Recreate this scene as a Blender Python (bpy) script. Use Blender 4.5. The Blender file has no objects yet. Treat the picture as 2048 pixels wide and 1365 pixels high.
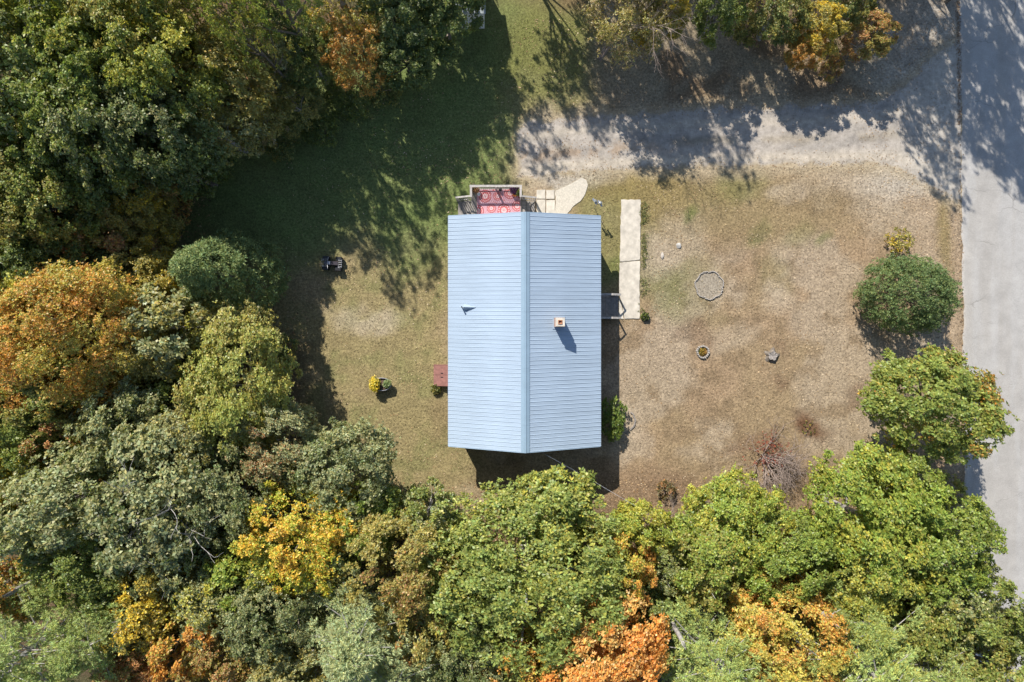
import bpy, math, random
import numpy as np
from mathutils import Vector

# ------------------------------------------------------------------ camera, sky, sun, exposure
H = 42.3                      # drone height above the lawn (m)
F = 1365.0                    # focal length in photo pixels (24 mm on 36 mm)
scene = bpy.context.scene
cam_d = bpy.data.cameras.new('camera'); cam = bpy.data.objects.new('camera', cam_d)
scene.collection.objects.link(cam); scene.camera = cam
cam.location = (0, 0, H); cam.rotation_euler = (0, 0, 0)
cam_d.sensor_width = 36; cam_d.lens = 24; cam_d.clip_end = 2000; cam_d.clip_start = 0.5

SUN_EL = math.radians(41.7)
SX, SY = -0.455, 0.890        # horizontal direction towards the sun
sunv = Vector((SX*math.cos(SUN_EL), SY*math.cos(SUN_EL), math.sin(SUN_EL))).normalized()
world = bpy.data.worlds.new('World'); scene.world = world; world.use_nodes = True
wn = world.node_tree.nodes; wl = world.node_tree.links
sky = wn.new('ShaderNodeTexSky'); sky.sky_type = 'NISHITA'; sky.sun_disc = False
sky.sun_elevation = SUN_EL; sky.sun_rotation = math.atan2(SX, SY) % (2*math.pi)
sky.air_density = 1.0; sky.dust_density = 0.6; sky.ozone_density = 1.5
bg = wn['Background']; bg.inputs['Strength'].default_value = 0.10
wl.new(sky.outputs[0], bg.inputs['Color'])
sun_d = bpy.data.lights.new('sun', 'SUN'); sun_d.energy = 4.7; sun_d.angle = math.radians(0.53)
sun_d.color = (1.0, 0.945, 0.86)
sun = bpy.data.objects.new('sun', sun_d); scene.collection.objects.link(sun)
sun.rotation_euler = (-sunv).to_track_quat('-Z', 'Y').to_euler(); sun.location = (-20, 40, 60)
vs = scene.view_settings
vs.view_transform = 'Standard'; vs.look = 'None'; vs.gamma = 1; vs.use_curve_mapping = False
vs.exposure = 0.72
scene.cycles.max_bounces = 6; scene.cycles.diffuse_bounces = 3; scene.cycles.transmission_bounces = 3
scene.cycles.transparent_max_bounces = 4; scene.cycles.glossy_bounces = 1
scene.cycles.use_denoising = True
scene.cycles.caustics_reflective = False; scene.cycles.caustics_refractive = False

# ------------------------------------------------------------------ helpers
C = scene.collection
def at(px, py, z=0.0):
    return Vector(((px-1024)*(H-z)/F, (682.5-py)*(H-z)/F, z))
def lin(h):
    h = h.lstrip('#'); o = []
    for i in (0, 2, 4):
        c = int(h[i:i+2], 16)/255
        o.append(c/12.92 if c <= .04045 else ((c+.055)/1.055)**2.4)
    return tuple(o)

def np_mesh(name, verts, faces, mat, smooth=False):
    """verts (n,3), faces (m,k) all of one size"""
    verts = np.asarray(verts, dtype=np.float32); faces = np.asarray(faces, dtype=np.int32)
    m, k = faces.shape
    me = bpy.data.meshes.new(name)
    me.vertices.add(len(verts)); me.vertices.foreach_set('co', verts.ravel())
    me.loops.add(m*k); me.loops.foreach_set('vertex_index', faces.ravel())
    me.polygons.add(m); me.polygons.foreach_set('loop_start', np.arange(0, m*k, k, dtype=np.int32))
    me.polygons.foreach_set('loop_total', np.full(m, k, dtype=np.int32))
    if smooth: me.polygons.foreach_set('use_smooth', np.ones(m, dtype=bool))
    me.materials.append(mat); me.update(calc_edges=True)
    return me
def fattr(me, name, vals, dom='FACE'):
    a = me.attributes.new(name, 'FLOAT', dom); a.data.foreach_set('value', np.asarray(vals, dtype=np.float32))
def cattr(me, name, cols):
    a = me.attributes.new(name, 'FLOAT_COLOR', 'POINT')
    c = np.ones((len(cols), 4), dtype=np.float32); c[:, :3] = cols
    a.data.foreach_set('color', c.ravel())

class MB:
    """collects simple shapes into one mesh"""
    def __init__(s): s.v = []; s.f = []
    def quad_box(s, P):   # 8 points: bottom 4, top 4
        b = len(s.v); s.v += [tuple(p) for p in P]
        for q in ((3,2,1,0),(4,5,6,7),(0,1,5,4),(1,2,6,5),(2,3,7,6),(3,0,4,7)): s.f.append(tuple(b+i for i in q))
        return s
    def box(s, x0, x1, y0, y1, z0, z1):
        return s.quad_box([(x0,y0,z0),(x1,y0,z0),(x1,y1,z0),(x0,y1,z0),(x0,y0,z1),(x1,y0,z1),(x1,y1,z1),(x0,y1,z1)])
    def bar(s, a, b, w, h):
        a = Vector(a); b = Vector(b); d = (b-a).normalized()
        u = d.cross(Vector((0,0,1)));
        if u.length < 1e-3: u = Vector((1,0,0))
        u.normalize(); n = u.cross(d).normalized(); u *= w/2; n *= h/2
        return s.quad_box([a-u-n, b-u-n, b+u-n, a+u-n, a-u+n, b-u+n, b+u+n, a+u+n])
    def tube(s, pts, rad, n=8, cap=True):
        pts = [Vector(p) for p in pts]
        if not hasattr(rad, '__len__'): rad = [rad]*len(pts)
        rings = []
        ref = Vector((0.31, 0.95, 0.05))
        for i, p in enumerate(pts):
            d = (pts[min(i+1, len(pts)-1)]-pts[max(i-1, 0)]).normalized()
            u = d.cross(ref)
            if u.length < .05: u = d.cross(Vector((1,0,0)))
            u.normalize(); w = d.cross(u)
            b = len(s.v); rings.append(b)
            for k in range(n):
                a = 2*math.pi*k/n; s.v.append(tuple(p+(u*math.cos(a)+w*math.sin(a))*rad[i]))
        for a, b in zip(rings, rings[1:]):
            for k in range(n): s.f.append((a+k, a+(k+1) % n, b+(k+1) % n, b+k))
        if cap:
            s.f.append(tuple(rings[0]+k for k in range(n))[::-1]); s.f.append(tuple(rings[-1]+k for k in range(n)))
        return s
    def lathe(s, prof, n=24, c=(0,0,0), sx=1.0, sy=1.0, close=False):
        b0 = len(s.v)
        for r, z in prof:
            for k in range(n):
                a = 2*math.pi*k/n; s.v.append((c[0]+r*sx*math.cos(a), c[1]+r*sy*math.sin(a), c[2]+z))
        for i in range(len(prof)-1):
            for k in range(n):
                s.f.append((b0+i*n+k, b0+i*n+(k+1) % n, b0+(i+1)*n+(k+1) % n, b0+(i+1)*n+k))
        if close:
            s.f.append(tuple(b0+(len(prof)-1)*n+k for k in range(n)))
        return s
    def prism(s, poly, z0, z1):
        n = len(poly); b = len(s.v)
        s.v += [(p[0], p[1], z0) for p in poly]+[(p[0], p[1], z1) for p in poly]
        s.f.append(tuple(b+n+i for i in range(n))); s.f.append(tuple(b+i for i in range(n))[::-1])
        for i in range(n): j = (i+1) % n; s.f.append((b+i, b+j, b+n+j, b+n+i))
        return s
    def mesh(s, name, mat, smooth=False):
        me = bpy.data.meshes.new(name); me.from_pydata(s.v, [], s.f); me.materials.append(mat)
        if smooth: me.polygons.foreach_set('use_smooth', [True]*len(me.polygons))
        me.update(); return me
    def build(s, name, mat, parent=None, loc=None, smooth=False):
        return link(name, s.mesh(name, mat, smooth), parent, loc)
def link(name, me, parent=None, loc=None):
    o = bpy.data.objects.new(name, me); C.objects.link(o)
    if parent is not None: o.parent = parent
    if loc is not None: o.location = loc
    return o
def empty(name, loc, rz=0):
    o = bpy.data.objects.new(name, None); C.objects.link(o); o.location = loc; o.rotation_euler = (0,0,rz)
    o.empty_display_size = .3
    return o
def tag(o, label=None, cat=None, group=None, kind=None):
    if label: o['label'] = label
    if cat: o['category'] = cat
    if group: o['group'] = group
    if kind: o['kind'] = kind
    return o
def copy_tree(o, parent=None):
    c = o.copy(); C.objects.link(c); c.parent = parent
    for ch in list(o.children): copy_tree(ch, c)
    return c

# value noise in numpy (macro colour patches)
_r = np.random.RandomState(5); _lat = _r.rand(256, 256)
def vnoise(x, y, s=1.0, off=0.0):
    x = np.asarray(x, dtype=float)/s+off+500; y = np.asarray(y, dtype=float)/s+off*1.7+500
    xi = np.floor(x).astype(int); yi = np.floor(y).astype(int); fx = x-xi; fy = y-yi
    fx = fx*fx*(3-2*fx); fy = fy*fy*(3-2*fy)
    g = lambda a, b: _lat[a % 256, b % 256]
    return (g(xi,yi)*(1-fx)+g(xi+1,yi)*fx)*(1-fy)+(g(xi,yi+1)*(1-fx)+g(xi+1,yi+1)*fx)*fy
def fbm(x, y, s, o=0.0, n=4):
    t = 0; a = .5; tot = 0
    for i in range(n): t = t+a*vnoise(x, y, s/2**i, o+i*13.7); tot += a; a *= .55
    return t/tot
def sstep(a, b, x): t = np.clip((x-a)/(b-a), 0, 1); return t*t*(3-2*t)

# ------------------------------------------------------------------ materials
def new_mat(name):
    m = bpy.data.materials.new(name); m.use_nodes = True
    nt = m.node_tree; return m, nt, nt.nodes, nt.links, nt.nodes['Principled BSDF']
def N(nodes, t, **kw):
    n = nodes.new(t)
    for k, v in kw.items(): setattr(n, k, v)
    return n
def mixc(nt, fac, a, b, blend='MIX'):
    n = nt.nodes.new('ShaderNodeMix'); n.data_type = 'RGBA'; n.blend_type = blend; n.clamp_factor = True
    for sock, v in ((n.inputs[0], fac), (n.inputs[6], a), (n.inputs[7], b)):
        if hasattr(v, 'is_linked'): nt.links.new(v, sock)
        elif isinstance(v, (int, float)): sock.default_value = v
        else: sock.default_value = (*v, 1)
    return n.outputs[2]
def mth(nt, op, a, b=None, c=None, clamp=False):
    n = nt.nodes.new('ShaderNodeMath'); n.operation = op; n.use_clamp = clamp
    for i, v in enumerate((a, b, c)):
        if v is None: continue
        if hasattr(v, 'is_linked'): nt.links.new(v, n.inputs[i])
        else: n.inputs[i].default_value = v
    return n.outputs[0]
def noise(nt, scale, detail=3, rough=.55, vec=None, dist=0.0):
    n = nt.nodes.new('ShaderNodeTexNoise'); n.inputs['Scale'].default_value = scale
    n.inputs['Detail'].default_value = detail; n.inputs['Roughness'].default_value = rough
    n.inputs['Distortion'].default_value = dist
    if vec is None:
        tc = nt.nodes.new('ShaderNodeTexCoord'); vec = tc.outputs['Object']
    nt.links.new(vec, n.inputs['Vector']); return n.outputs[0]
def maprange(nt, v, a, b, c, d):
    n = nt.nodes.new('ShaderNodeMapRange'); nt.links.new(v, n.inputs[0])
    for i, x in enumerate((a, b, c, d)): n.inputs[i+1].default_value = x
    return n.outputs[0]
def bump(nt, h, strength, dist):
    n = nt.nodes.new('ShaderNodeBump'); n.inputs['Strength'].default_value = strength; n.inputs['Distance'].default_value = dist
    nt.links.new(h, n.inputs['Height']); return n.outputs[0]
def plain(name, col, rough=.7, var=.25, scale=6, spec=.3, metal=0, bstr=0, bscale=40):
    m, nt, nd, ln, p = new_mat(name)
    v = maprange(nt, noise(nt, scale, 4, .6), .3, .7, 1-var, 1+var)
    c = mixc(nt, 1.0, col, v, 'MULTIPLY')
    ln.new(c, p.inputs['Base Color']); p.inputs['Roughness'].default_value = rough
    p.inputs['Specular IOR Level'].default_value = spec; p.inputs['Metallic'].default_value = metal
    if bstr: ln.new(bump(nt, noise(nt, bscale, 3), bstr, .02), p.inputs['Normal'])
    return m

def ground_mat(name, coarse=7.0, fine=26.0, lo=.55, hi=1.5, bstr=.7, bdist=.06, specks=None):
    m, nt, nd, ln, p = new_mat(name)
    a = N(nd, 'ShaderNodeAttribute', attribute_name='rgb')
    n1 = noise(nt, coarse, 4, .7); n2 = noise(nt, fine, 3, .7); n3 = noise(nt, coarse*.28, 3, .6)
    v = mth(nt, 'MULTIPLY', maprange(nt, n1, .3, .7, lo, hi), maprange(nt, n2, .28, .72, lo, hi))
    v = mth(nt, 'MULTIPLY', v, maprange(nt, n3, .3, .7, .84, 1.16))
    c = mixc(nt, 1.0, a.outputs['Color'], v, 'MULTIPLY')
    # pale straw bits and dark pits
    n4 = noise(nt, fine*.75, 2, .8, dist=.6)
    st = maprange(nt, n4, .60, .70, 0, .55)
    c = mixc(nt, st, c, specks or (.40, .33, .215))
    ln.new(c, p.inputs['Base Color']); p.inputs['Roughness'].default_value = .95
    p.inputs['Specular IOR Level'].default_value = .08
    hsum = mth(nt, 'ADD', n1, n2)
    ln.new(bump(nt, hsum, bstr, bdist), p.inputs['Normal'])
    return m
M = {}
M['ground'] = ground_mat('ground_grass')
M['gravel'] = ground_mat('driveway_gravel', coarse=3.0, fine=32.0, lo=.74, hi=1.26, bstr=.6, bdist=.03, specks=(.50,.46,.40))

# aged asphalt with hairline cracks
m, nt, nd, ln, p = new_mat('aged_asphalt'); M['road'] = m
a = N(nd, 'ShaderNodeAttribute', attribute_name='rgb')
v = mth(nt, 'MULTIPLY', maprange(nt, noise(nt, 24, 3, .85), .28, .72, .70, 1.3), maprange(nt, noise(nt, .9, 5, .65), .3, .7, .86, 1.12))
c = mixc(nt, 1.0, a.outputs['Color'], v, 'MULTIPLY')
tc = N(nd, 'ShaderNodeTexCoord'); mp = N(nd, 'ShaderNodeMapping'); mp.inputs['Scale'].default_value = (.30, .62, 1)
nv = N(nd, 'ShaderNodeTexNoise'); nv.inputs['Scale'].default_value = 1.1; nv.inputs['Detail'].default_value = 5
ln.new(tc.outputs['Object'], nv.inputs['Vector'])
vm = N(nd, 'ShaderNodeVectorMath', operation='MULTIPLY_ADD'); vm.inputs[1].default_value = (.9,.9,0)
ln.new(nv.outputs['Color'], vm.inputs[0]); ln.new(tc.outputs['Object'], vm.inputs[2]); ln.new(vm.outputs[0], mp.inputs['Vector'])
vo = N(nd, 'ShaderNodeTexVoronoi', feature='DISTANCE_TO_EDGE'); vo.inputs['Scale'].default_value = .55
ln.new(mp.outputs[0], vo.inputs['Vector'])
crk = maprange(nt, vo.outputs['Distance'], .0, .006, .6, 0)
crk = mth(nt, 'MULTIPLY', crk, maprange(nt, noise(nt, .5, 2), .45, .6, 0, 1))
c = mixc(nt, crk, c, (.12,.11,.10))
ln.new(c, p.inputs['Base Color']); p.inputs['Roughness'].default_value = .9; p.inputs['Specular IOR Level'].default_value = .2
ln.new(bump(nt, noise(nt, 45, 3), .3, .02), p.inputs['Normal'])

LEAF_GAIN = 1.0
def leaf_mat(name, rough=.5, spec=.35, trans=.28, jit=.5):
    m, nt, nd, ln, p = new_mat(name)
    oi = N(nd, 'ShaderNodeObjectInfo')
    c2 = N(nd, 'ShaderNodeAttribute', attribute_type='OBJECT', attribute_name='tint')
    mx = N(nd, 'ShaderNodeAttribute', attribute_type='OBJECT', attribute_name='tint_share')
    ca = N(nd, 'ShaderNodeAttribute', attribute_name='ca'); cb = N(nd, 'ShaderNodeAttribute', attribute_name='cb')
    t = mth(nt, 'ADD', mth(nt, 'MULTIPLY', ca.outputs['Fac'], .50), mth(nt, 'MULTIPLY', cb.outputs['Fac'], .50))
    d = mth(nt, 'SUBTRACT', mx.outputs['Fac'], t)
    fac = mth(nt, 'MULTIPLY_ADD', d, 4.0, .5, clamp=True)
    c = mixc(nt, fac, oi.outputs['Color'], c2.outputs['Color'])
    # separate, decorrelated brightness per leaf and per spray
    r1 = mth(nt, 'FRACT', mth(nt, 'MULTIPLY', cb.outputs['Fac'], 37.3)); r2 = mth(nt, 'FRACT', mth(nt, 'MULTIPLY', ca.outputs['Fac'], 21.7))
    r3 = mth(nt, 'FRACT', mth(nt, 'MULTIPLY', cb.outputs['Fac'], 91.7))
    c = mixc(nt, r3, mixc(nt, 1.0, c, (1.22,1.02,.85), 'MULTIPLY'), mixc(nt, 1.0, c, (.82,.98,1.1), 'MULTIPLY'))
    v = mth(nt, 'MULTIPLY', mth(nt, 'MULTIPLY_ADD', r1, jit*1.3, 1-jit*.62), mth(nt, 'MULTIPLY_ADD', r2, .5, .75))
    c = mixc(nt, 1.0, c, v, 'MULTIPLY')
    ln.new(c, p.inputs['Base Color']); p.inputs['Roughness'].default_value = rough; p.inputs['Specular IOR Level'].default_value = spec
    tr = N(nd, 'ShaderNodeBsdfTranslucent'); ln.new(mixc(nt, 1.0, c, (1.15,1.2,.6), 'MULTIPLY'), tr.inputs['Color'])
    ms = N(nd, 'ShaderNodeMixShader'); ms.inputs[0].default_value = trans
    ln.new(p.outputs[0], ms.inputs[1]); ln.new(tr.outputs[0], ms.inputs[2])
    ln.new(ms.outputs[0], nd['Material Output'].inputs['Surface'])
    return m
M['leaf'] = leaf_mat('broad_leaf', .45, .45, .38)
M['needle'] = leaf_mat('needle_leaf', .6, .25, .28, .4)
M['bark'] = plain('bark_grey', (.17,.145,.12), .9, .4, 5, .1, 0, .6, 20)
M['bark_pale'] = plain('bark_pale', (.33,.31,.29), .9, .35, 4, .1, 0, .6, 20)
M['twig'] = plain('bare_twig', (.27,.215,.185), .85, .3, 3, .15)
M['wood'] = plain('weathered_wood', (.235,.215,.195), .85, .3, 7, .15, 0, .3, 30)
M['wood_pale'] = plain('pale_weathered_wood', (.36,.34,.32), .85, .25, 7, .15)
m, nt, nd, ln, p = new_mat('blue_painted_steel'); M['roof'] = m
oi = N(nd, 'ShaderNodeObjectInfo'); tc = N(nd, 'ShaderNodeTexCoord'); mp = N(nd, 'ShaderNodeMapping'); mp.inputs['Scale'].default_value = (.55, 7, .55); ln.new(tc.outputs['Object'], mp.inputs['Vector'])
v = mth(nt, 'MULTIPLY', maprange(nt, noise(nt, 1.0, 4, .65, mp.outputs[0]), .3, .7, .92, 1.07), maprange(nt, oi.outputs['Random'], 0, 1, .965, 1.03))
v = mth(nt, 'MULTIPLY', v, maprange(nt, noise(nt, .45, 3, .6), .3, .7, .95, 1.05))
c = mixc(nt, 1.0, (.315,.39,.475), v, 'MULTIPLY')
c = mixc(nt, maprange(nt, noise(nt, 9, 4, .7), .62, .80, 0, .30), c, (.24,.25,.24))
ln.new(c, p.inputs['Base Color']); p.inputs['Roughness'].default_value = .45; p.inputs['Specular IOR Level'].default_value = .35
M['cap'] = plain('ridge_cap_steel', (.215,.30,.375), .4, .06, 1.5, .45)
M['trim'] = plain('trim_steel', (.30,.40,.50), .45, .06, 2, .4)
M['concrete'] = plain('concrete', (.47,.43,.365), .9, .22, 2.6, .15, 0, .25, 25)
M['concrete2'] = plain('rough_concrete', (.47,.43,.36), .92, .20, 14, .1, 0, .5, 30)
M['siding'] = plain('pale_siding', (.50,.53,.55), .6, .05, 2)
M['white'] = plain('white_paint', (.75,.75,.73), .5, .06, 3)
M['black'] = plain('black_plastic', (.018,.018,.02), .45, .2, 8, .5)
M['rubber'] = plain('black_rubber', (.022,.021,.022), .8, .2, 8, .2)
M['dmetal'] = plain('dark_metal', (.06,.062,.07), .4, .2, 8, .5, .6)
M['silver'] = plain('galvanised_metal', (.55,.57,.60), .3, .1, 8, .5, .85)
M['greymetal'] = plain('grey_metal', (.33,.34,.37), .4, .2, 8, .5, .5)
M['brick'] = None
M['terracotta'] = plain('terracotta', (.38,.17,.08), .8, .15, 8)
M['red_door'] = plain('red_brown_paint', (.225,.108,.092), .65, .25, 4, .25)
M['soil'] = plain('dark_soil', (.12,.085,.06), .95, .4, 14, .1, 0, .8, 30)
M['stone'] = plain('pale_stone', (.36,.33,.295), .9, .25, 11, .1, 0, .4, 20)
M['rock'] = plain('white_rock', (.38,.365,.34), .9, .3, 9, .1, 0, .5, 16)
M['stump'] = plain('grey_stump', (.25,.225,.205), .9, .5, 9, .1, 0, .6, 25)
M['glass'] = plain('window_glass', (.03,.04,.05), .08, .05, 2, .6)
M['shingle'] = plain('grey_shed_roof', (.42,.46,.47), .7, .15, 4, .3)
# chimney brick
m, nt, nd, ln, p = new_mat('chimney_brick'); M['brick'] = m
b = N(nd, 'ShaderNodeTexBrick'); b.inputs['Color1'].default_value = (.42,.22,.14,1); b.inputs['Color2'].default_value = (.33,.16,.10,1)
b.inputs['Mortar'].default_value = (.46,.42,.38,1); b.inputs['Scale'].default_value = 1.0
b.inputs['Brick Width'].default_value = .2; b.inputs['Row Height'].default_value = .075; b.inputs['Mortar Size'].default_value = .01
tc = N(nd, 'ShaderNodeTexCoord'); sp = N(nd, 'ShaderNodeSeparateXYZ'); cb_ = N(nd, 'ShaderNodeCombineXYZ')
ln.new(tc.outputs['Object'], sp.inputs[0]); ln.new(mth(nt, 'ADD', sp.outputs[0], sp.outputs[1]), cb_.inputs[0]); ln.new(sp.outputs[2], cb_.inputs[1])
ln.new(cb_.outputs[0], b.inputs['Vector']); ln.new(b.outputs['Color'], p.inputs['Base Color']); p.inputs['Roughness'].default_value = .9
# printed rug
m, nt, nd, ln, p = new_mat('printed_rug'); M['rug'] = m
a = N(nd, 'ShaderNodeAttribute', attribute_name='rgb'); ln.new(a.outputs['Color'], p.inputs['Base Color']); p.inputs['Roughness'].default_value = .9
p.inputs['Specular IOR Level'].default_value = .1
# scattered leaves (colour per leaf)
m, nt, nd, ln, p = new_mat('fallen_leaf'); M['fallen'] = m
a = N(nd, 'ShaderNodeAttribute', attribute_name='cb')
cr = N(nd, 'ShaderNodeValToRGB'); ln.new(a.outputs['Fac'], cr.inputs[0])
els = cr.color_ramp.elements; els[0].color = (.10,.06,.035,1); els[1].color = (.55,.44,.30,1)
for pos, col in ((.3,(.22,.13,.06,1)),(.55,(.36,.22,.10,1)),(.8,(.46,.34,.20,1))):
    e = els.new(pos); e.color = col
ln.new(cr.outputs[0], p.inputs['Base Color']); p.inputs['Roughness'].default_value = .7

# ------------------------------------------------------------------ ground, driveway, road
G0 = 32.27
def drive_edges(gx):
    """upper and lower edge of the drive (photo pixels at ground level)"""
    xs = [1000, 1035, 1060, 1100, 1180, 1300, 1500, 1640, 1740, 1800, 1860, 1940]
    up = [300, 262, 246, 240, 232, 226, 216, 214, 206, 180, 120, 60]
    lo = [330, 352, 358, 352, 344, 336, 331, 330, 330, 338, 372, 420]
    return np.interp(gx, xs, up), np.interp(gx, xs, lo)
def blob(gx, gy, cx, cy, rx, ry, soft=.5):
    d = np.sqrt(((gx-cx)/rx)**2+((gy-cy)/ry)**2); return 1-sstep(1-soft, 1+soft, d)
def lerp3(a, b, t): return a*(1-t[..., None])+np.asarray(b)*t[..., None]
def ground_rgb(x, y):
    gx = 1024+x*G0; gy = 682.5-y*G0
    n1 = fbm(x, y, 3.2, 0); n2 = fbm(x, y, 1.1, 7); n3 = fbm(x, y, 7, 21); n4 = fbm(x, y, .55, 33)
    wx = gx+(n1-.5)*110; wy = gy+(fbm(x, y, 3.2, 51)-.5)*110
    dry = np.zeros(x.shape+(3,))+np.array((.285,.203,.126))
    olive = np.array((.240,.200,.096)); green = np.array((.085,.115,.035)); pale = np.array((.40,.335,.25)); brown = np.array((.155,.10,.062))
    c = dry
    c = lerp3(c, (.25,.188,.108), sstep(.45, .62, n3)*.7)
    c = lerp3(c, (.33,.265,.19), sstep(.50, .64, n1)*.75)
    c = lerp3(c, (.165,.118,.07), sstep(.53, .68, n2)*.7)
    # greener lawn to the left of the house and along the driveway
    left = 1-sstep(870, 1010, wx)
    c = lerp3(c, olive, left*.85)
    c = lerp3(c, (.275,.205,.12), left*sstep(.5, .66, n1)*.55)
    c = lerp3(c, green, left*sstep(.5, .72, n2)*.35)
    c = lerp3(c, (.108,.160,.046), (1-sstep(430, 590, wy))*(1-sstep(960, 1100, wx))*.80)
    c = lerp3(c, (.13,.14,.04), blob(wx, wy, 1110, 110, 130, 130)*.85)
    c = lerp3(c, (.165,.155,.055), blob(wx, wy, 1230, 450, 90, 150)*.8)
    c = lerp3(c, (.205,.155,.06), blob(wx, wy, 1330, 375, 150, 42)*.85)
    c = lerp3(c, (.225,.175,.085), blob(wx, wy, 1500, 420, 220, 80)*.6)
    for cx, cy, r, s in ((1398,417,16,.75),(1520,470,24,.35),(1512,492,14,.5),(1610,480,26,.25),(1660,495,12,.5),(1390,575,60,.25),(1345,580,50,.35),(1480,360,40,.4),(1240,535,25,.6),(1550,560,40,.25)):
        c = lerp3(c, (.115,.14,.04), blob(wx, wy, cx, cy, r, r)*s)
    # pale thatch, bare or scorched patches
    for cx, cy, rx, ry, s in ((1365,480,50,50,.2),(1335,520,40,40,.25),(1560,610,38,26,.5),(1575,378,40,18,.5),(1800,440,70,50,.35),(1850,560,40,70,.4),(1880,690,35,100,.55),(1700,120,150,60,.3),(1440,660,60,30,.3),(1262,850,30,60,.4),(715,640,56,26,.50),(1760,360,150,30,.5)):
        c = lerp3(c, pale, blob(wx, wy, cx, cy, rx, ry)*s*(.5+n4))
    for cx, cy, rx, ry, s in ((1394,655,14,30,.55),(1556,776,24,12,.6),(1738,800,28,24,.6),(1640,852,46,24,1.15),(1545,711,20,14,.5),(1510,905,42,26,.65),(1600,960,60,60,.4),(1333,985,24,20,.35),(1480,490,60,40,.2),(1650,400,90,40,.2),(880,830,30,60,.3),(1330,1010,200,60,.45)):
        c = lerp3(c, brown, blob(wx, wy, cx, cy, rx, ry)*s*(.6+.8*n4))
    # roadside strip: worn dirt, wheel track
    c = lerp3(c, (.30,.225,.15), blob(gx+(n2-.5)*10, gy, 1905, 620, 16, 500, .3)*.8)
    c = lerp3(c, (.20,.155,.065), blob(wx, wy, 1885, 470, 18, 110)*.7)
    # leaf littered ground around the drive mouth
    top = (1-sstep(180, 250, wy))*sstep(1180, 1300, wx)
    c = lerp3(c, (.17,.12,.075), top*.75)
    c = lerp3(c, (.30,.25,.17), top*sstep(.5, .62, n1)*.7)
    c = lerp3(c, (.36,.325,.275), sstep(1700, 1830, wx)*(1-sstep(330, 420, wy))*.8)
    # buff shoulders of the drive
    up, lo = drive_edges(gx)
    dd = np.maximum(up-gy, gy-lo)+(n2-.5)*30
    c = lerp3(c, (.36,.295,.20), (1-sstep(0, 34, dd))*sstep(1010, 1050, gx)*.85)
    c = lerp3(c, (.34,.31,.27), blob(wx, wy, 1140, 362, 55, 16)*.7)
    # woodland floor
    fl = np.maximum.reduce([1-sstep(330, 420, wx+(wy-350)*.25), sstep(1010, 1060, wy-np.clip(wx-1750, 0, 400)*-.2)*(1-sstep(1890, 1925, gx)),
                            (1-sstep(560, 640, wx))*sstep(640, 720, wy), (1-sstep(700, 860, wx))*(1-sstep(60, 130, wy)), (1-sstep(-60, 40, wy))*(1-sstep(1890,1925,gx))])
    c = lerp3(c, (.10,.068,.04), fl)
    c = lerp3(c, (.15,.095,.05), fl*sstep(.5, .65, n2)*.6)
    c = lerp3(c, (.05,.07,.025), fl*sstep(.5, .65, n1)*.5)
    return c*(.79+.36*n2)[..., None]

xs = np.concatenate([[-420,-300,-200,-140,-100,-75,-60], np.arange(-48, 48.01, .3), [60,75,100,140,200,300,420]])
ys = np.concatenate([[-420,-300,-200,-140,-100,-75,-55,-42], np.arange(-34, 34.01, .3), [42,55,75,100,140,200,300,420]])
def grid(name, X, Y, Z, mat, rgb):
    ny, nx = X.shape
    v = np.stack([X.ravel(), Y.ravel(), Z.ravel()], 1)
    i = np.arange(ny*nx).reshape(ny, nx)
    f = np.stack([i[:-1,:-1].ravel(), i[:-1,1:].ravel(), i[1:,1:].ravel(), i[1:,:-1].ravel()], 1)
    me = np_mesh(name, v, f, mat, True); cattr(me, 'rgb', rgb.reshape(-1, 3)); return link(name, me)
X, Y = np.meshgrid(xs, ys)
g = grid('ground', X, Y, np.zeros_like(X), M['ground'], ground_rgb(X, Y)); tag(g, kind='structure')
# driveway
gx = np.linspace(1028, 1921, 260); t = np.linspace(0, 1, 44)
up, lo = drive_edges(gx)
wob = (fbm(gx/G0, gx*0, .8, 3)-.5)*16; wob2 = (fbm(gx/G0, gx*0, .8, 9)-.5)*16
PY = (up-8+wob)[None, :]*(1-t[:, None])+(lo+6+wob2)[None, :]*t[:, None]
PX = np.repeat(gx[None, :], 44, 0)
X = (PX-1024)/G0; Y = (682.5-PY)/G0
n1 = fbm(X, Y, 1.5, 4); n2 = fbm(X, Y, .5, 14); n5 = fbm(X*.25, Y, .5, 40)
gr = np.zeros(X.shape+(3,))+np.array((.335,.300,.262))
gr = lerp3(gr, (.275,.25,.222), sstep(.45, .6, n5)*.7)
tt = np.repeat(t[:, None], 260, 1)
gr = lerp3(gr, (.42,.365,.29), (np.exp(-((tt-.84)/.09)**2)*.8+np.exp(-((tt-.28)/.08)**2)*.5))
gr = lerp3(gr, (.24,.20,.14), np.exp(-((tt-.56)/.07)**2)*sstep(.40,.62,n1)*.55)
gr = lerp3(gr, (.29,.215,.15), np.exp(-((tt-.62)/.10)**2)*blob(PX, PY, 1160, 300, 160, 60)*.8*sstep(.35,.6,n2))
gr = lerp3(gr, (.37,.34,.295), sstep(1760, 1880, PX)*.8)
edge = np.minimum(tt*(lo-up)[None, :], (1-tt)*(lo-up)[None, :]); edge = np.minimum(edge, (PX-1028)*.8)
mask = sstep(3, 12, edge+(n2-.5)*16)
gr = ground_rgb(X, Y)*(1-mask[..., None])+gr*mask[..., None]
d = grid('driveway', X[::-1], Y[::-1], np.full_like(X, .004), M['gravel'], gr[::-1]); tag(d, kind='structure')
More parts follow.
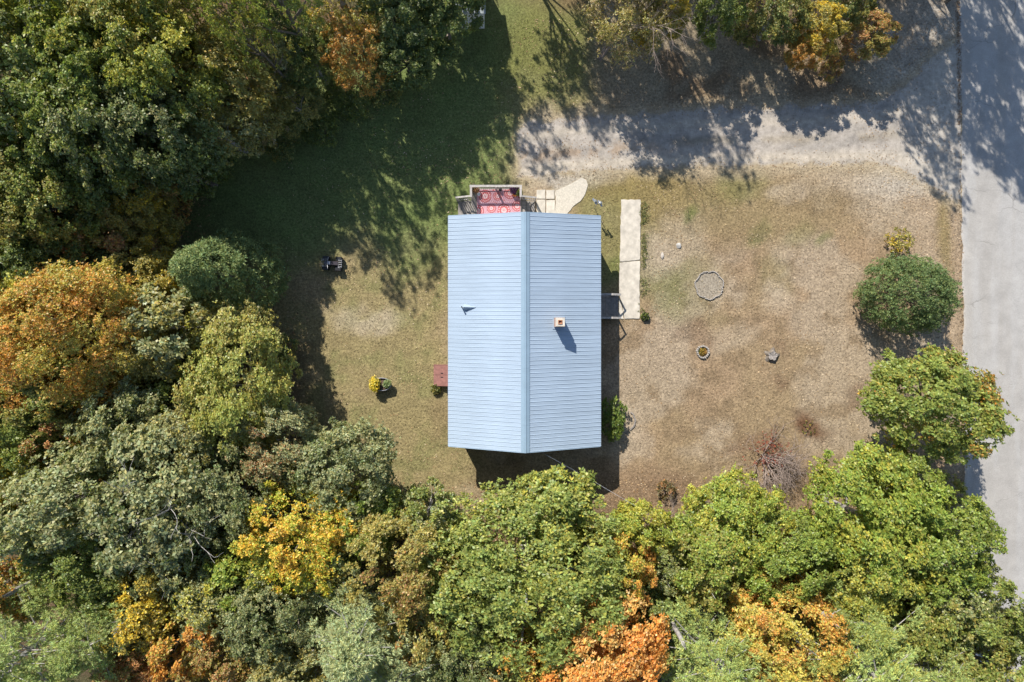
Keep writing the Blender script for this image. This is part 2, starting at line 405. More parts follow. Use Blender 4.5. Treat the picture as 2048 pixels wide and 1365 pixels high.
# road: a slightly raised, gently worn strip
ty = np.concatenate([np.linspace(-2500, -400, 12), np.linspace(-380, 1780, 240), np.linspace(1850, 4500, 12)])
ed = 1921+(ty-300)*.012+(fbm(ty/G0, ty*0, .9, 2)-.5)*13
wt = np.concatenate([[0, .012], np.linspace(.03, .97, 40), [.988, 1]])
PXr = ed[:, None]+wt[None, :]*208; PYr = np.repeat(ty[:, None], len(wt), 1)
X = (PXr-1024)/G0; Y = (682.5-PYr)/G0
Z = np.full_like(X, .035); Z[:, 0] = -.02; Z[:, -1] = -.02
n1 = fbm(X*3, Y*.25, 1.6, 8); n2 = fbm(X, Y, .7, 5)
rd = np.zeros(X.shape+(3,))+np.array((.318,.302,.280))
rd = lerp3(rd, (.34,.33,.315), sstep(.4, .65, n1)*.8)
rd = lerp3(rd, (.38,.355,.32), np.exp(-wt/.04)[None, :]*.8*(n2*1.5))
grow = grid('road', X[::-1], Y[::-1], Z[::-1], M['road'], rd[::-1]); tag(grow, kind='structure')

# ------------------------------------------------------------------ house
ZE, ZR = 3.0, 4.65                       # eave and ridge height
XL, XR, XM = -3.66, 5.10, 0.735          # eave lines and ridge line
YB, YT = -6.06, 7.20                     # gable ends at the eaves
house = tag(empty('house', (0.72, 0.55, 0)), 'single-storey house with a ribbed light blue metal roof', 'house')
HO = Vector((0.72, 0.55, 0))
def hb(mb, name, mat, parent=None, smooth=False):
    """build a house part from world coordinates"""
    mb.v = [(v[0]-HO.x, v[1]-HO.y, v[2]) for v in mb.v]
    return mb.build(name, mat, parent or house, smooth=smooth)
wx0, wx1, wy0, wy1 = XL+.32, XR-.32, YB+.30, YT-.30
hb(MB().box(wx0+.02, wx1-.02, wy0+.02, wy1-.02, -.1, .35), 'foundation', M['concrete2'])
def siding(axis, pos, a, b, top, out):
    """lap siding: each course leans out at its lower edge; gable courses shorten with the rake"""
    mb = MB(); z = .35; n = 0
    while z < top-.01:
        z2 = min(z+.14, top); aa, bb = a, b
        if axis == 'y':                     # gable end: stay under the roof deck
            aa = max(a, XL+(z2+.13-ZE)*(XM-XL)/(ZR-ZE)); bb = min(b, XR-(z2+.13-ZE)*(XR-XM)/(ZR-ZE))
            if bb-aa < .1: break
        o1, o2 = pos+out*.028, pos+out*.010
        if axis == 'y': mb.quad_box([(aa,pos-out*.1,z),(bb,pos-out*.1,z),(bb,o1,z),(aa,o1,z),(aa,pos-out*.1,z2),(bb,pos-out*.1,z2),(bb,o2,z2),(aa,o2,z2)])
        else: mb.quad_box([(pos-out*.1,aa,z),(pos-out*.1,bb,z),(o1,bb,z),(o1,aa,z),(pos-out*.1,aa,z2),(pos-out*.1,bb,z2),(o2,bb,z2),(o2,aa,z2)])
        z = z2
    return mb
hb(siding('y', wy1, wx0, wx1, ZR-.15, 1), 'wall', M['siding'])
hb(siding('y', wy0, wx0, wx1, ZR-.15, -1), 'wall', M['siding'])
hb(siding('x', wx0, wy0, wy1, ZE-.02, -1), 'wall', M['siding'])
hb(siding('x', wx1, wy0, wy1, ZE-.02, 1), 'wall', M['siding'])
def window(axis, pos, c, out, w=1.0, z0=1.15, z1=2.3):
    f = MB()
    def bx(a0, a1, z0_, z1_, d0, d1):
        lo_, hi_ = sorted((pos+out*d0, pos+out*d1))
        if axis == 'x': f.box(lo_, hi_, a0, a1, z0_, z1_)
        else: f.box(a0, a1, lo_, hi_, z0_, z1_)
    bx(c-w/2-.07, c-w/2, z0-.07, z1+.07, -.02, .055); bx(c+w/2, c+w/2+.07, z0-.07, z1+.07, -.02, .055)
    bx(c-w/2, c+w/2, z1, z1+.07, -.02, .055); bx(c-w/2, c+w/2, z0-.07, z0, -.02, .075)
    bx(c-w/2, c+w/2, (z0+z1)/2-.02, (z0+z1)/2+.02, -.02, .045)
    fo = hb(f, 'window', M['white']); f = MB(); bx(c-w/2+.002, c+w/2-.002, z0+.002, z1-.002, -.01, .034)
    hb(f, 'pane', M['glass'], fo)
for c in (-4.2, -0.6, 4.9): window('x', wx1, c, 1)
for c in (-4.6, 1.5, 4.6): window('x', wx0, c, -1)
for c in (-1.6, 2.9): window('y', wy0, c, -1)
window('y', wy1, 3.0, 1)
for axis, pos, c, out in (('x', wx1, 2.1, 1), ('y', wy1, -.95, 1)):
    mb = MB(); lo_, hi_ = sorted((pos-out*.02, pos+out*.05))
    if axis == 'x': mb.box(lo_, hi_, c-.45, c+.45, .5, 2.55)
    else: mb.box(c-.45, c+.45, lo_, hi_, .62, 2.65)
    do = hb(mb, 'door', M['white'])
    k = pos+out*.07
    hb(MB().box(*((k-.03, k+.03, c+.33, c+.38) if axis == 'x' else (c+.33, c+.38, k-.03, k+.03)), 1.5, 1.56), 'handle', M['silver'], do)
# roof deck with ribbed steel panels
SH = -.10                                 # the ridge line sits a little lower in the picture than the eaves
def rp(side, s, y, h=0.0):
    """point on a slope: s 0 at the eave, 1 at the ridge; y along the house; h above the deck"""
    xe = XL if side < 0 else XR
    x = xe+(XM-xe)*s; z = ZE+(ZR-ZE)*s
    nx = side*(ZR-ZE)/math.hypot(ZR-ZE, XM-xe); nz = abs(XM-xe)/math.hypot(ZR-ZE, XM-xe)
    return (x+nx*h, y+SH*s, z+nz*h)
mb = MB()
for side in (-1, 1):
    P = [rp(side, 0.004, YB+.02, -.09), rp(side, 1, YB+.02, -.09), rp(side, 1, YT-.02, -.09), rp(side, .004, YT-.02, -.09),
         rp(side, 0.004, YB+.02, -.012), rp(side, 1, YB+.02, -.012), rp(side, 1, YT-.02, -.012), rp(side, .004, YT-.02, -.012)]
    mb.quad_box(P)
roof = hb(mb, 'roof', M['trim'])
PITCH = .2286; PW = PITCH*4
def panel_profile(nrib):
    pr = []
    for r in range(nrib):
        y0 = r*PITCH
        pr += [(y0, .0), (y0+.010, .0), (y0+.024, .020), (y0+.042, .020), (y0+.056, .0)]
        for k in (1, 2):
            yc = y0+.058+k*(PITCH-.058)/3
            pr += [(yc-.014, .0), (yc-.006, .0055), (yc+.006, .0055), (yc+.014, .0)]
    pr.append((nrib*PITCH-.001, 0)); return pr
pmesh = {}
def panel_mesh(side, nrib):
    if (side, nrib) in pmesh: return pmesh[side, nrib]
    mb = MB(); pr = panel_profile(nrib); n = len(pr)
    for s in (-.006, .5, .985):
        for yy, hh in pr: mb.v.append(rp(side, s, yy, hh))
    for r in range(2):
        for i in range(n-1): mb.f.append((r*n+i, r*n+i+1, (r+1)*n+i+1, (r+1)*n+i) if side < 0 else (r*n+i, (r+1)*n+i, (r+1)*n+i+1, r*n+i+1))
    # eave end faces close the ribs
    b = len(mb.v)
    for yy, hh in pr: mb.v.append(rp(side, -.006, yy, -.02))
    for i in range(n-1): mb.f.append((i, b+i, b+i+1, i+1))
    mb.v = [(v[0]-HO.x, v[1], v[2]) for v in mb.v]
    pmesh[side, nrib] = mb.mesh('roof_panel', M['roof']); return pmesh[side, nrib]
for side in (-1, 1):
    y = YB
    while y < YT-.05:
        nr = min(4, int(round((YT-y)/PITCH)))
        o = link('roof_panel', panel_mesh(side, nr), roof, (0, y-HO.y, 0)); y += nr*PITCH
# ridge cap: two wings and a raised roll
mb = MB(); pr = []
for side in (-1, 1):
    seq = [(.948, .005), (.948, .034), (.985, .038), (.994, .06)]
    pr += [(side, s, h) for s, h in (seq if side < 0 else seq[::-1])]
for yy in (YB-.02, YT+.02):
    for side, s, h in pr: mb.v.append(rp(side, s, yy, h))
n = len(pr)
for i in range(n-1): mb.f.append((i, n+i, n+i+1, i+1)[::-1])
mb.f.append(tuple(range(n))); mb.f.append(tuple(range(n, 2*n))[::-1])
hb(mb, 'ridge_cap', M['cap'], roof)
# cap lap joints
for yy in (-4.55, -1.4, 1.7, 4.8):
    mb = MB()
    for dy in (0, .05):
        for side, s, h in pr: mb.v.append(rp(side, s, yy+dy, h+.004))
    for i in range(n-1): mb.f.append((i, n+i, n+i+1, i+1)[::-1])
    hb(mb, 'cap_joint', M['cap'], roof)
# rake and eave trims
for side in (-1, 1):
    for yy, sg in ((YB, -1), (YT, 1)):
        a, b_ = Vector(rp(side, 0, yy+sg*.012, -.07)), Vector(rp(side, .995, yy+sg*.012, -.07))
        hb(MB().bar(a, b_, .03, .16), 'rake_trim', M['trim'], roof)
    xe = XL if side < 0 else XR
    hb(MB().box(min(xe, xe-side*.03), max(xe, xe-side*.03), YB+.03, YT-.03, ZE-.19, ZE-.035), 'fascia', M['white'], roof)
    hb(MB().box(min(xe-side*.034, xe-side*.34), max(xe-side*.034, xe-side*.34), YB+.04, YT-.04, ZE-.19, ZE-.16), 'soffit', M['white'], roof)
# chimney on the right slope
cx, cy = (1119.5-1024)*37.6/F, (682.5-645)*37.6/F
zr = ZE+(ZR-ZE)*(XR-cx)/(XR-XM); zt = zr+1.12
ch = hb(MB().box(cx-.27, cx+.27, cy-.25, cy+.25, zr-.4, zt-.22).box(cx-.235, cx+.235, cy-.215, cy+.215, zt-.22, zt-.06), 'chimney', M['brick'])
mb = MB()
for x0, x1, y0, y1 in ((-.255,-.10,-.235,.235),(.10,.255,-.235,.235),(-.10,.10,.10,.235),(-.10,.10,-.235,-.10)):
    mb.box(cx+x0, cx+x1, cy+y0, cy+y1, zt-.06, zt+.01)
hb(mb, 'chimney_crown', M['concrete'], ch)
mb = MB()
for x0, x1, y0, y1 in ((-.115,-.085,-.115,.115),(.085,.115,-.115,.115),(-.085,.085,.085,.115),(-.085,.085,-.115,-.085)):
    mb.box(cx+x0, cx+x1, cy+y0, cy+y1, zt-.2, zt+.05)
hb(mb, 'flue', M['terracotta'], ch)
hb(MB().box(cx-.12, cx+.12, cy-.12, cy+.12, zt-.5, zt-.10), 'flue_hole_shade', plain('flue_shade_black', (.008,.007,.006), .95, .1, 9, .05), ch)  # black plug in the flue, the hole's shade put into its colour
mb = MB()
for a0, a1, b0, b1 in ((cx-.36, cx+.36, cy+.25, cy+.36), (cx-.36, cx+.36, cy-.36, cy-.25), (cx-.36, cx-.27, cy-.25, cy+.25), (cx+.27, cx+.36, cy-.25, cy+.25)):
    zf = lambda x: ZE+(ZR-ZE)*(XR-x)/(XR-XM)
    mb.quad_box([(a0,b0,zf(a0)-.01),(a1,b0,zf(a1)-.01),(a1,b1,zf(a1)-.01),(a0,b1,zf(a0)-.01),(a0,b0,zf(a0)+.036),(a1,b0,zf(a1)+.036),(a1,b1,zf(a1)+.036),(a0,b1,zf(a0)+.036)])
hb(mb, 'flashing', M['roof'], ch)
# vent pipe and its wedge-shaped snow diverter on the left slope
vx, vy = (923.5-1024)*38.6/F, (682.5-614.5)*38.6/F
zv = ZE+(ZR-ZE)*(vx-XL)/(XM-XL)
mb = MB(); mb.tube([(vx,vy,zv-.1),(vx,vy,zv+.50)], .042, 12, False); mb.tube([(vx,vy,zv+.50),(vx,vy,zv-.1)], .034, 12, False)
hb(mb, 'vent_pipe', M['white'], smooth=True)
def rz_l(x): return ZE+(ZR-ZE)*(x-XL)/(XM-XL)
mb = MB(); xa, xt = vx+.10, vx+.82
A = [(xa, vy+.20, rz_l(xa)+.02), (xa, vy-.20, rz_l(xa)+.02), (xt, vy-.02, rz_l(xt)+.02), (xa, vy, rz_l(xa)+.34)]
mb.v = A; mb.f = [(0, 1, 3), (1, 2, 3), (2, 0, 3), (0, 2, 1)]
hb(mb, 'snow_diverter', M['roof'])
# power cable from the gable
ca0 = at(1075, 901, 3.9); ca1 = at(1238, 993, 4.6); ca2 = ca1+(ca1-ca0)*1.6+Vector((0,0,1.2))
pts = [ca0.lerp(ca1, k/8)+Vector((0,0,-.25*math.sin(math.pi*k/8))) for k in range(9)]+[ca1.lerp(ca2, k/8) for k in range(1, 9)]
mb = MB().tube(pts, .007, 6); tag(mb.build('power_cable', M['silver']), 'thin grey power cable running from the house gable into the oak', 'cable')

# ------------------------------------------------------------------ entrance deck, steps, rug, pots
rng = random.Random(3)
DZ = .62
DX0, DX1, DY0, DY1 = -2.50, .57, wy1+.03, 9.30
deck = tag(empty('deck', (-.96, 8.1, 0)), 'grey wooden entrance deck with railing at the top gable of the house', 'deck')
DO = Vector((-.96, 8.1, 0))
def db(mb, name, mat, parent=None):
    mb.v = [(v[0]-DO.x, v[1]-DO.y, v[2]) for v in mb.v]; return mb.build(name, mat, parent or deck)
y = DY0; nb = 0
bw = (DX1-DX0)/22
for k in range(22):
    x = DX0+k*bw; db(MB().box(x+.004, x+bw-.004, DY0, DY1, DZ-.035-rng.random()*.003, DZ), 'deck_board', M['wood'])
db(MB().box(DX0-.02, DX1+.02, DY1-.05, DY1-.01, .3, DZ-.04).box(DX0, DX0+.04, DY0, DY1-.06, .3, DZ-.04).box(DX1-.04, DX1, DY0, DY1-.06, .3, DZ-.04), 'rim_joist', M['wood'])
RZ = 1.56
posts = [(DX0+.05, DY1-.05), (DX1-.05, DY1-.05), (DX0+.05, 8.66), (DX1-.05, 8.66), ((DX0+DX1)/2, DY1-.05)]
for x, y in posts: db(MB().box(x-.045, x+.045, y-.045, y+.045, 0, RZ-.04), 'rail_post', M['wood_pale'])
def rail(a, b_, name='top_rail', w=.13): db(MB().bar(a, b_, w, .038), name, M['wood_pale'])
rail((DX0-.03, DY1-.05, RZ), (DX1+.03, DY1-.05, RZ)); rail((DX0+.05, DY1-.12, RZ+.001), (DX0+.05, 8.6, RZ+.001)); rail((DX1-.05, DY1-.12, RZ+.001), (DX1-.05, 8.6, RZ+.001))
rail((DX0+.1, DY1-.05, DZ+.12), (DX1-.1, DY1-.05, DZ+.12), 'bottom_rail', .05)
nbal = 24
for k in range(nbal):
    x = DX0+.16+(DX1-DX0-.32)*k/(nbal-1); db(MB().box(x-.019, x+.019, DY1-.07, DY1-.03, DZ+.14, RZ-.02), 'baluster', M['wood_pale'])
for xs_ in (DX0+.05, DX1-.05):
    for k in range(3):
        y = 8.8+k*.15; db(MB().box(xs_-.019, xs_+.019, y-.02, y+.02, DZ, RZ-.02), 'baluster', M['wood_pale'])
for sg, xe in ((-1, DX0), (1, DX1)):
    for k in range(3):
        z = DZ-.155*(k+1); x0 = xe+sg*(.02+k*.275); x1 = x0+sg*.26
        for j in range(1):
            db(MB().box(min(x0,x1), max(x0,x1), DY0+.05, 8.62, z-.04, z), 'step_tread', M['wood'])
        db(MB().box(min(x0,x0+sg*.02), max(x0,x0+sg*.02), DY0+.1, 8.58, max(z-.04-.02,0), z-.042), 'step_riser', M['wood'])
    xo = xe+sg*.85
    db(MB().box(xo-.045, xo+.045, 8.615, 8.705, 0, 1.08), 'rail_post', M['wood_pale'])
    rail((xe-sg*.0, 8.66, RZ-.03), (xo+sg*.06, 8.66, 1.10), 'step_rail', .10)
    rail((xe+sg*.05, 8.66, DZ+.08), (xo, 8.66, .22), 'step_lower_rail', .05)
    for k in range(6):
        f = (k+.6)/6.4; x = xe+sg*.85*f; db(MB().box(x-.018, x+.018, 8.64, 8.68, DZ+.08-.40*f, RZ-.05-.46*f), 'baluster', M['wood_pale'])
# rug with round medallions, printed
RX0, RX1, RY0, RY1 = at(954,0,DZ).x, at(1040.5,0,DZ).x, wy1+.35, at(0,378.5,DZ).y
nx, ny = 140, 96
X, Y = np.meshgrid(np.linspace(RX0, RX1, nx), np.linspace(RY0, RY1, ny))
col = np.zeros(X.shape+(3,))+np.array((.44,.085,.09))
meds = [(450,275,118),(610,275,84),(770,235,112),(690,455,122),(355,465,115),(530,430,84),(860,400,100),(480,620,115),(840,620,110)]
kz = (H-DZ)/F/6.4
for mx, my, mr in meds:
    c0 = at(900+mx/6.4, 350+my/6.4, DZ); R_ = mr*kz
    d = np.hypot(X-c0.x, Y-c0.y)/R_; an = np.arctan2(Y-c0.y, X-c0.x)
    ins = d < 1
    band = np.zeros(X.shape+(3,))+np.array((.60,.36,.42))
    band[(np.abs(d-.86) < .03)] = (.42,.17,.22); band[(d > .96)] = (.66,.45,.48)
    band[d < .70] = (.46,.06,.065)
    dots = (np.abs(d-.52) < .07) & (np.cos(an*16) > .05); band[dots] = (.74,.56,.56)
    band[(np.abs(d-.68) < .025)] = (.20,.035,.04)
    band[d < .36] = (.52,.10,.10)
    star = (d < .30) & (np.cos(an*10) > -.35); band[star] = (.78,.70,.70)
    band[d < .08] = (.36,.12,.16)
    col[ins] = band[ins]
col[(X < RX0+.02) | (X > RX1-.02) | (Y > RY1-.02)] = (.62,.32,.34)
rug = grid('outdoor_rug', X, Y, np.full_like(X, DZ+.010), M['rug'], (col*.75+np.array((.50,.27,.29))*.25)*.85)
tag(rug, 'red and pink outdoor rug with round medallions on the entrance deck', 'rug')

# ------------------------------------------------------------------ foliage generators
def norm(a): return a/np.maximum(np.linalg.norm(a, axis=-1, keepdims=True), 1e-9)
def sprays(tips, axes, k, L, W, R, spread=1.1, droop=.25, ca=None):
    """k leaves radiating round every tip; each leaf one folded quad"""
    n = len(tips)
    ref = norm(R.normal(size=(n, 3))); u = norm(np.cross(axes, ref)); w = np.cross(axes, u)
    ang = (np.arange(k)[None, :]*2*np.pi/k+R.rand(n, k)*1.2)
    sp = spread*(.55+.75*R.rand(n, k))
    dirs = (np.cos(sp)[..., None]*axes[:, None, :]+np.sin(sp)[..., None]*(np.cos(ang)[..., None]*u[:, None, :]+np.sin(ang)[..., None]*w[:, None, :]))
    dirs = norm(dirs+np.array((0, 0, -droop*.3)))
    side = norm(np.cross(dirs, axes[:, None, :]+.35*R.normal(size=(n, k, 3))))
    ln_ = L*(.65+.6*R.rand(n, k, 1)); wd = W*(.7+.6*R.rand(n, k, 1))
    base = tips[:, None, :]+.10*L*dirs+.12*L*R.normal(size=(n, k, 3))
    nrm = np.cross(side, dirs)
    mid = base+dirs*ln_*.5
    end = base+dirs*ln_+np.array((0, 0, -1.0))*ln_*droop*.6
    P = np.stack([base, mid+side*wd*.5+nrm*wd*.12, end, mid-side*wd*.5+nrm*wd*.12], 2).reshape(-1, 3)
    fc = np.arange(n*k*4).reshape(-1, 4)
    cA = np.repeat(ca, k) if ca is not None else np.repeat(R.rand(n), k)
    return P, fc, cA, R.rand(n*k)
def leaf_mesh(name, P, fc, ca, cb, mat):
    me = np_mesh(name, P, fc, mat); fattr(me, 'ca', ca); fattr(me, 'cb', cb); return me
def fib(n, R, zmin=-.5):
    i = np.arange(n)+.5; z = 1-(1-zmin)*i/n; ph = i*2.399963+R.rand()*6.28
    r = np.sqrt(np.maximum(0, 1-z*z)); d = np.stack([r*np.cos(ph), r*np.sin(ph), z], 1)
    return norm(d+R.normal(size=(n, 3))*.13)

def broad_crown(R_, hc, seed, L=.20, W=.105, k=6, cover=2.3, lump=.235, sparse=0.0, sprig=.22, zmin=-.82):
    """leaf sprays over an uneven, lobed dome. returns P,fc,ca,cb and the lobe centres"""
    R = np.random.RandomState(seed); S3 = np.array((R_, R_, hc/2))
    nl = int(np.clip(44*(R_/2.6)**1.5, 16, 130))
    d = fib(nl, R, zmin)
    # broad swellings make some sides of the crown bulge
    bul = norm(R.normal(size=(5, 3))+np.array((0, 0, .3))); sw = np.max(d@bul.T, axis=1)
    f = (.48+.26*R.rand(nl)+.26*np.clip(sw, 0, 1)**1.5)
    lob = d*f[:, None]*S3
    lr = R_*lump*(.7+.75*R.rand(nl))*(44/nl)**.22
    ns = int(nl*1.1); ds = fib(ns, R, zmin*.8); swn = np.max(ds@bul.T, axis=1)
    lobs = ds*(.64+.26*np.clip(swn, 0, 1)**1.5+sprig*R.rand(ns)**1.5*1.3)[:, None]*S3
    lrs = R_*lump*.45*(.6+.7*R.rand(ns))
    ni = max(6, nl//5); lobi = norm(R.normal(size=(ni, 3))+np.array((0, 0, .5)))*(.38*R.rand(ni)+.1)[:, None]*S3; lri = R_*lump*1.5*np.ones(ni)
    cen = np.vstack([lob, lobs, lobi]); rad = np.concatenate([lr, lrs, lri])
    outw = norm(cen/S3)
    wgt = rad**2*(.42+.58*sstep(-.75, .1, cen[:, 2]/(hc/2)))
    wgt[nl+ns:] *= .35
    total = cover*2*np.pi*R_**2*(.45+.55*hc/(2*R_))*1.15/(k*.5*L*W)*(1-sparse)
    cnt = np.maximum(3, (total*wgt/wgt.sum())).astype(int)
    idx = np.repeat(np.arange(len(cen)), cnt); n = len(idx)
    dv = norm(R.normal(size=(n, 3))+outw[idx]*.8+np.array((0, 0, .45)))
    rr = (R.rand(n)**.42)[:, None]
    nsp = 11; sp = norm(R.normal(size=(len(cen), nsp, 3))+outw[:, None, :]*.7+np.array((0,0,.4)))
    pick = sp[idx, R.randint(0, nsp, n)]
    dv = norm(dv*.6+pick*.7)
    tips = cen[idx]+dv*rr*rad[idx][:, None]*(1+.16*R.normal(size=(n, 1)))*np.array((1, 1, .85))
    ax = norm(dv*.8+np.array((0, 0, .55))+outw[idx]*.35+R.normal(size=(n, 3))*.35)
    # colour varies over big swathes of the crown and from lobe to lobe
    big = np.max(outw@norm(R.normal(size=(3, 3))+np.array((0,0,.5))).T, axis=1)
    lobc = np.clip(.5+.30*(big-.6)*1.6+.28*R.normal(size=len(cen)), 0, 1); ca = np.clip(lobc[idx]+R.normal(size=n)*.12, 0, 1)
    P, fc, cA, cB = sprays(tips, ax, k, L, W, R, 1.15, .25, ca)
    return P, fc, cA, cB, lob, lr

def trunk_mesh(h0, rbase, lob, R_, seed, mat, zc, limbs=9, lean=(0,0)):
    rr = random.Random(seed); mb = MB()
    n = 6; pts = []; top = zc+(.25*R_)
    for i in range(n+1):
        f = i/n; pts.append((lean[0]*(1-f)+.12*math.sin(3*f+seed), lean[1]*(1-f)+.12*math.cos(2.3*f+seed)-.12, top*f-.15*(1-f)))
    pts[0] = (lean[0], lean[1], -.15)
    mb.tube(pts, [rbase*(1.25 if i == 0 else 1)*(1-.72*i/n) for i in range(n+1)], 8)
    order = list(range(len(lob))); rr.shuffle(order)
    for i in order[:limbs]:
        p = Vector(lob[i])+Vector((0, 0, zc)); f = rr.uniform(.45, .85)
        a = Vector(pts[int(f*n)]); mid = a.lerp(p, .5)+Vector((0, 0, -.12*R_*rr.random()))
        mb.tube([a, mid, p], [rbase*.36, rbase*.22, rbase*.06], 5)
    return mb.mesh('trunk', mat)

ntri = 0
def add_tree(name, label, cat, pos, trunk_me, crown_me, col, tint, share, group=None, crown_loc=(0,0,0)):
    t = empty(name, pos); tag(t, label, cat, group)
    if trunk_me: link('trunk', trunk_me, t)
    c = link('crown', crown_me, t, crown_loc); c.color = (*col, 1); c['tint'] = [*tint]; c['tint_share'] = float(share)
    return t

def conifer_crown(R_, h, seed, kind='dense', L=.17, W=.045, k=7, dens=1.0):
    """tufted cone or dome: z from 0 to h"""
    R = np.random.RandomState(seed)
    if kind == 'dome': prof = lambda f: np.sqrt(np.clip(1-(np.clip(f-.32, 0, 1)/.68)**2, 0, 1))*np.clip(.72+f*.9, 0, 1)
    else: prof = lambda f: np.clip(1-f, 0, 1)**.72*np.clip(.55+f*3.5, 0, 1)
    A = 2*np.pi*R_*h*.62
    n = int(dens*A*1.9/(k*.5*L*W)/1.6)
    # lobes (branch ends) with tufts round them
    nb_ = int(34*A/10); f = R.rand(nb_*3)**.8; keep = R.rand(nb_*3) < (.15+prof(f)); f = f[keep][:nb_]
    an = R.rand(len(f))*2*np.pi; r = R_*prof(f)*(.84+.26*R.rand(len(f)))
    cen = np.stack([r*np.cos(an), r*np.sin(an), f*h], 1)
    outw = norm(np.stack([np.cos(an), np.sin(an), .35+.9*f**2], 1))
    if kind == 'dome':
        outw = fib(int(nb_*2.6), R, -.55); cen = outw*np.array((R_, R_, h*.6))*(.70+.28*R.rand(len(outw), 1))+np.array((0, 0, h*.42)); cen = cen[cen[:, 2] > .1]; outw = norm(cen-np.array((0, 0, h*.35)))
    bul = norm(R.normal(size=(7, 3))*np.array((1, 1, .6))+np.array((0, 0, .2))); sw_ = np.max(outw@bul.T, axis=1); cen = cen*np.stack([.80+.26*sw_, .80+.26*sw_, .93+.09*sw_], 1)
    idx = R.randint(0, len(cen), n)
    dv = norm(R.normal(size=(n, 3))+outw[idx]*.7)
    lr = (.16*R_*(.7+.6*R.rand(len(cen))))[idx]
    tips = cen[idx]+dv*(R.rand(n)**.4*lr)[:, None]
    ax = norm(outw[idx]+dv*.6+np.array((0, 0, .35))+R.normal(size=(n, 3))*.25)
    ca = np.clip(R.rand(len(cen))[idx]+R.normal(size=n)*.1, 0, 1)
    return sprays(tips, ax, k, L, W, R, .95, .1, ca)

def pine_crown(R_, zb, zt, seed, L=.15, W=.030, k=11, dens=1.0):
    """white pine: irregular whorls of boughs, plumes of long needles. z absolute above ground"""
    R = np.random.RandomState(seed); cen = []; dirn = []; boughs = []
    z = zb
    while z < zt-.3:
        f = (z-zb)/(zt-zb); ln_ = R_*(1-f)**.62*(.75+.35*R.rand())
        nb_ = R.randint(5, 8); a0 = R.rand()*6.28
        for j in range(nb_):
            a = a0+j*6.283/nb_+R.normal()*.22; l = ln_*(.65+.5*R.rand()); rise = .10+.30*f+.12*R.rand()
            e = np.array((l*math.cos(a), l*math.sin(a), z+l*rise)); boughs.append((np.array((0, 0, z)), e))
            m_ = max(3, int(l/.30))
            for q in range(m_):
                s = .28+.74*(q+R.rand())/m_
                sd = R.normal()*.20*l*(1.1-s*.6)
                p = np.array((0, 0, z))*(1-s)+e*s+np.array((-math.sin(a)*sd, math.cos(a)*sd, R.normal()*.07))
                cen.append(p); dirn.append((math.cos(a)*.8, math.sin(a)*.8, .75))
        z += (.50+.28*R.rand())*(1.0 if f < .7 else .7)
    for q in range(10):
        cen.append(np.array((R.normal()*.15, R.normal()*.15, zt-.7*R.rand()))); dirn.append((0, 0, 1))
    cen = np.array(cen); dirn = norm(np.array(dirn))
    per = max(3, int(11*dens)); idx = np.repeat(np.arange(len(cen)), per); n = len(idx)
    dv = R.normal(size=(n, 3)); tips = cen[idx]+dv*np.array((.125, .125, .085))
    ax = norm(dirn[idx]+dv*.4+R.normal(size=(n, 3))*.2)
    ca = np.clip(R.rand(len(cen))[idx]+R.normal(size=n)*.1, 0, 1)
    return (*sprays(tips, ax, k, L, W, R, .75, .05, ca), boughs)

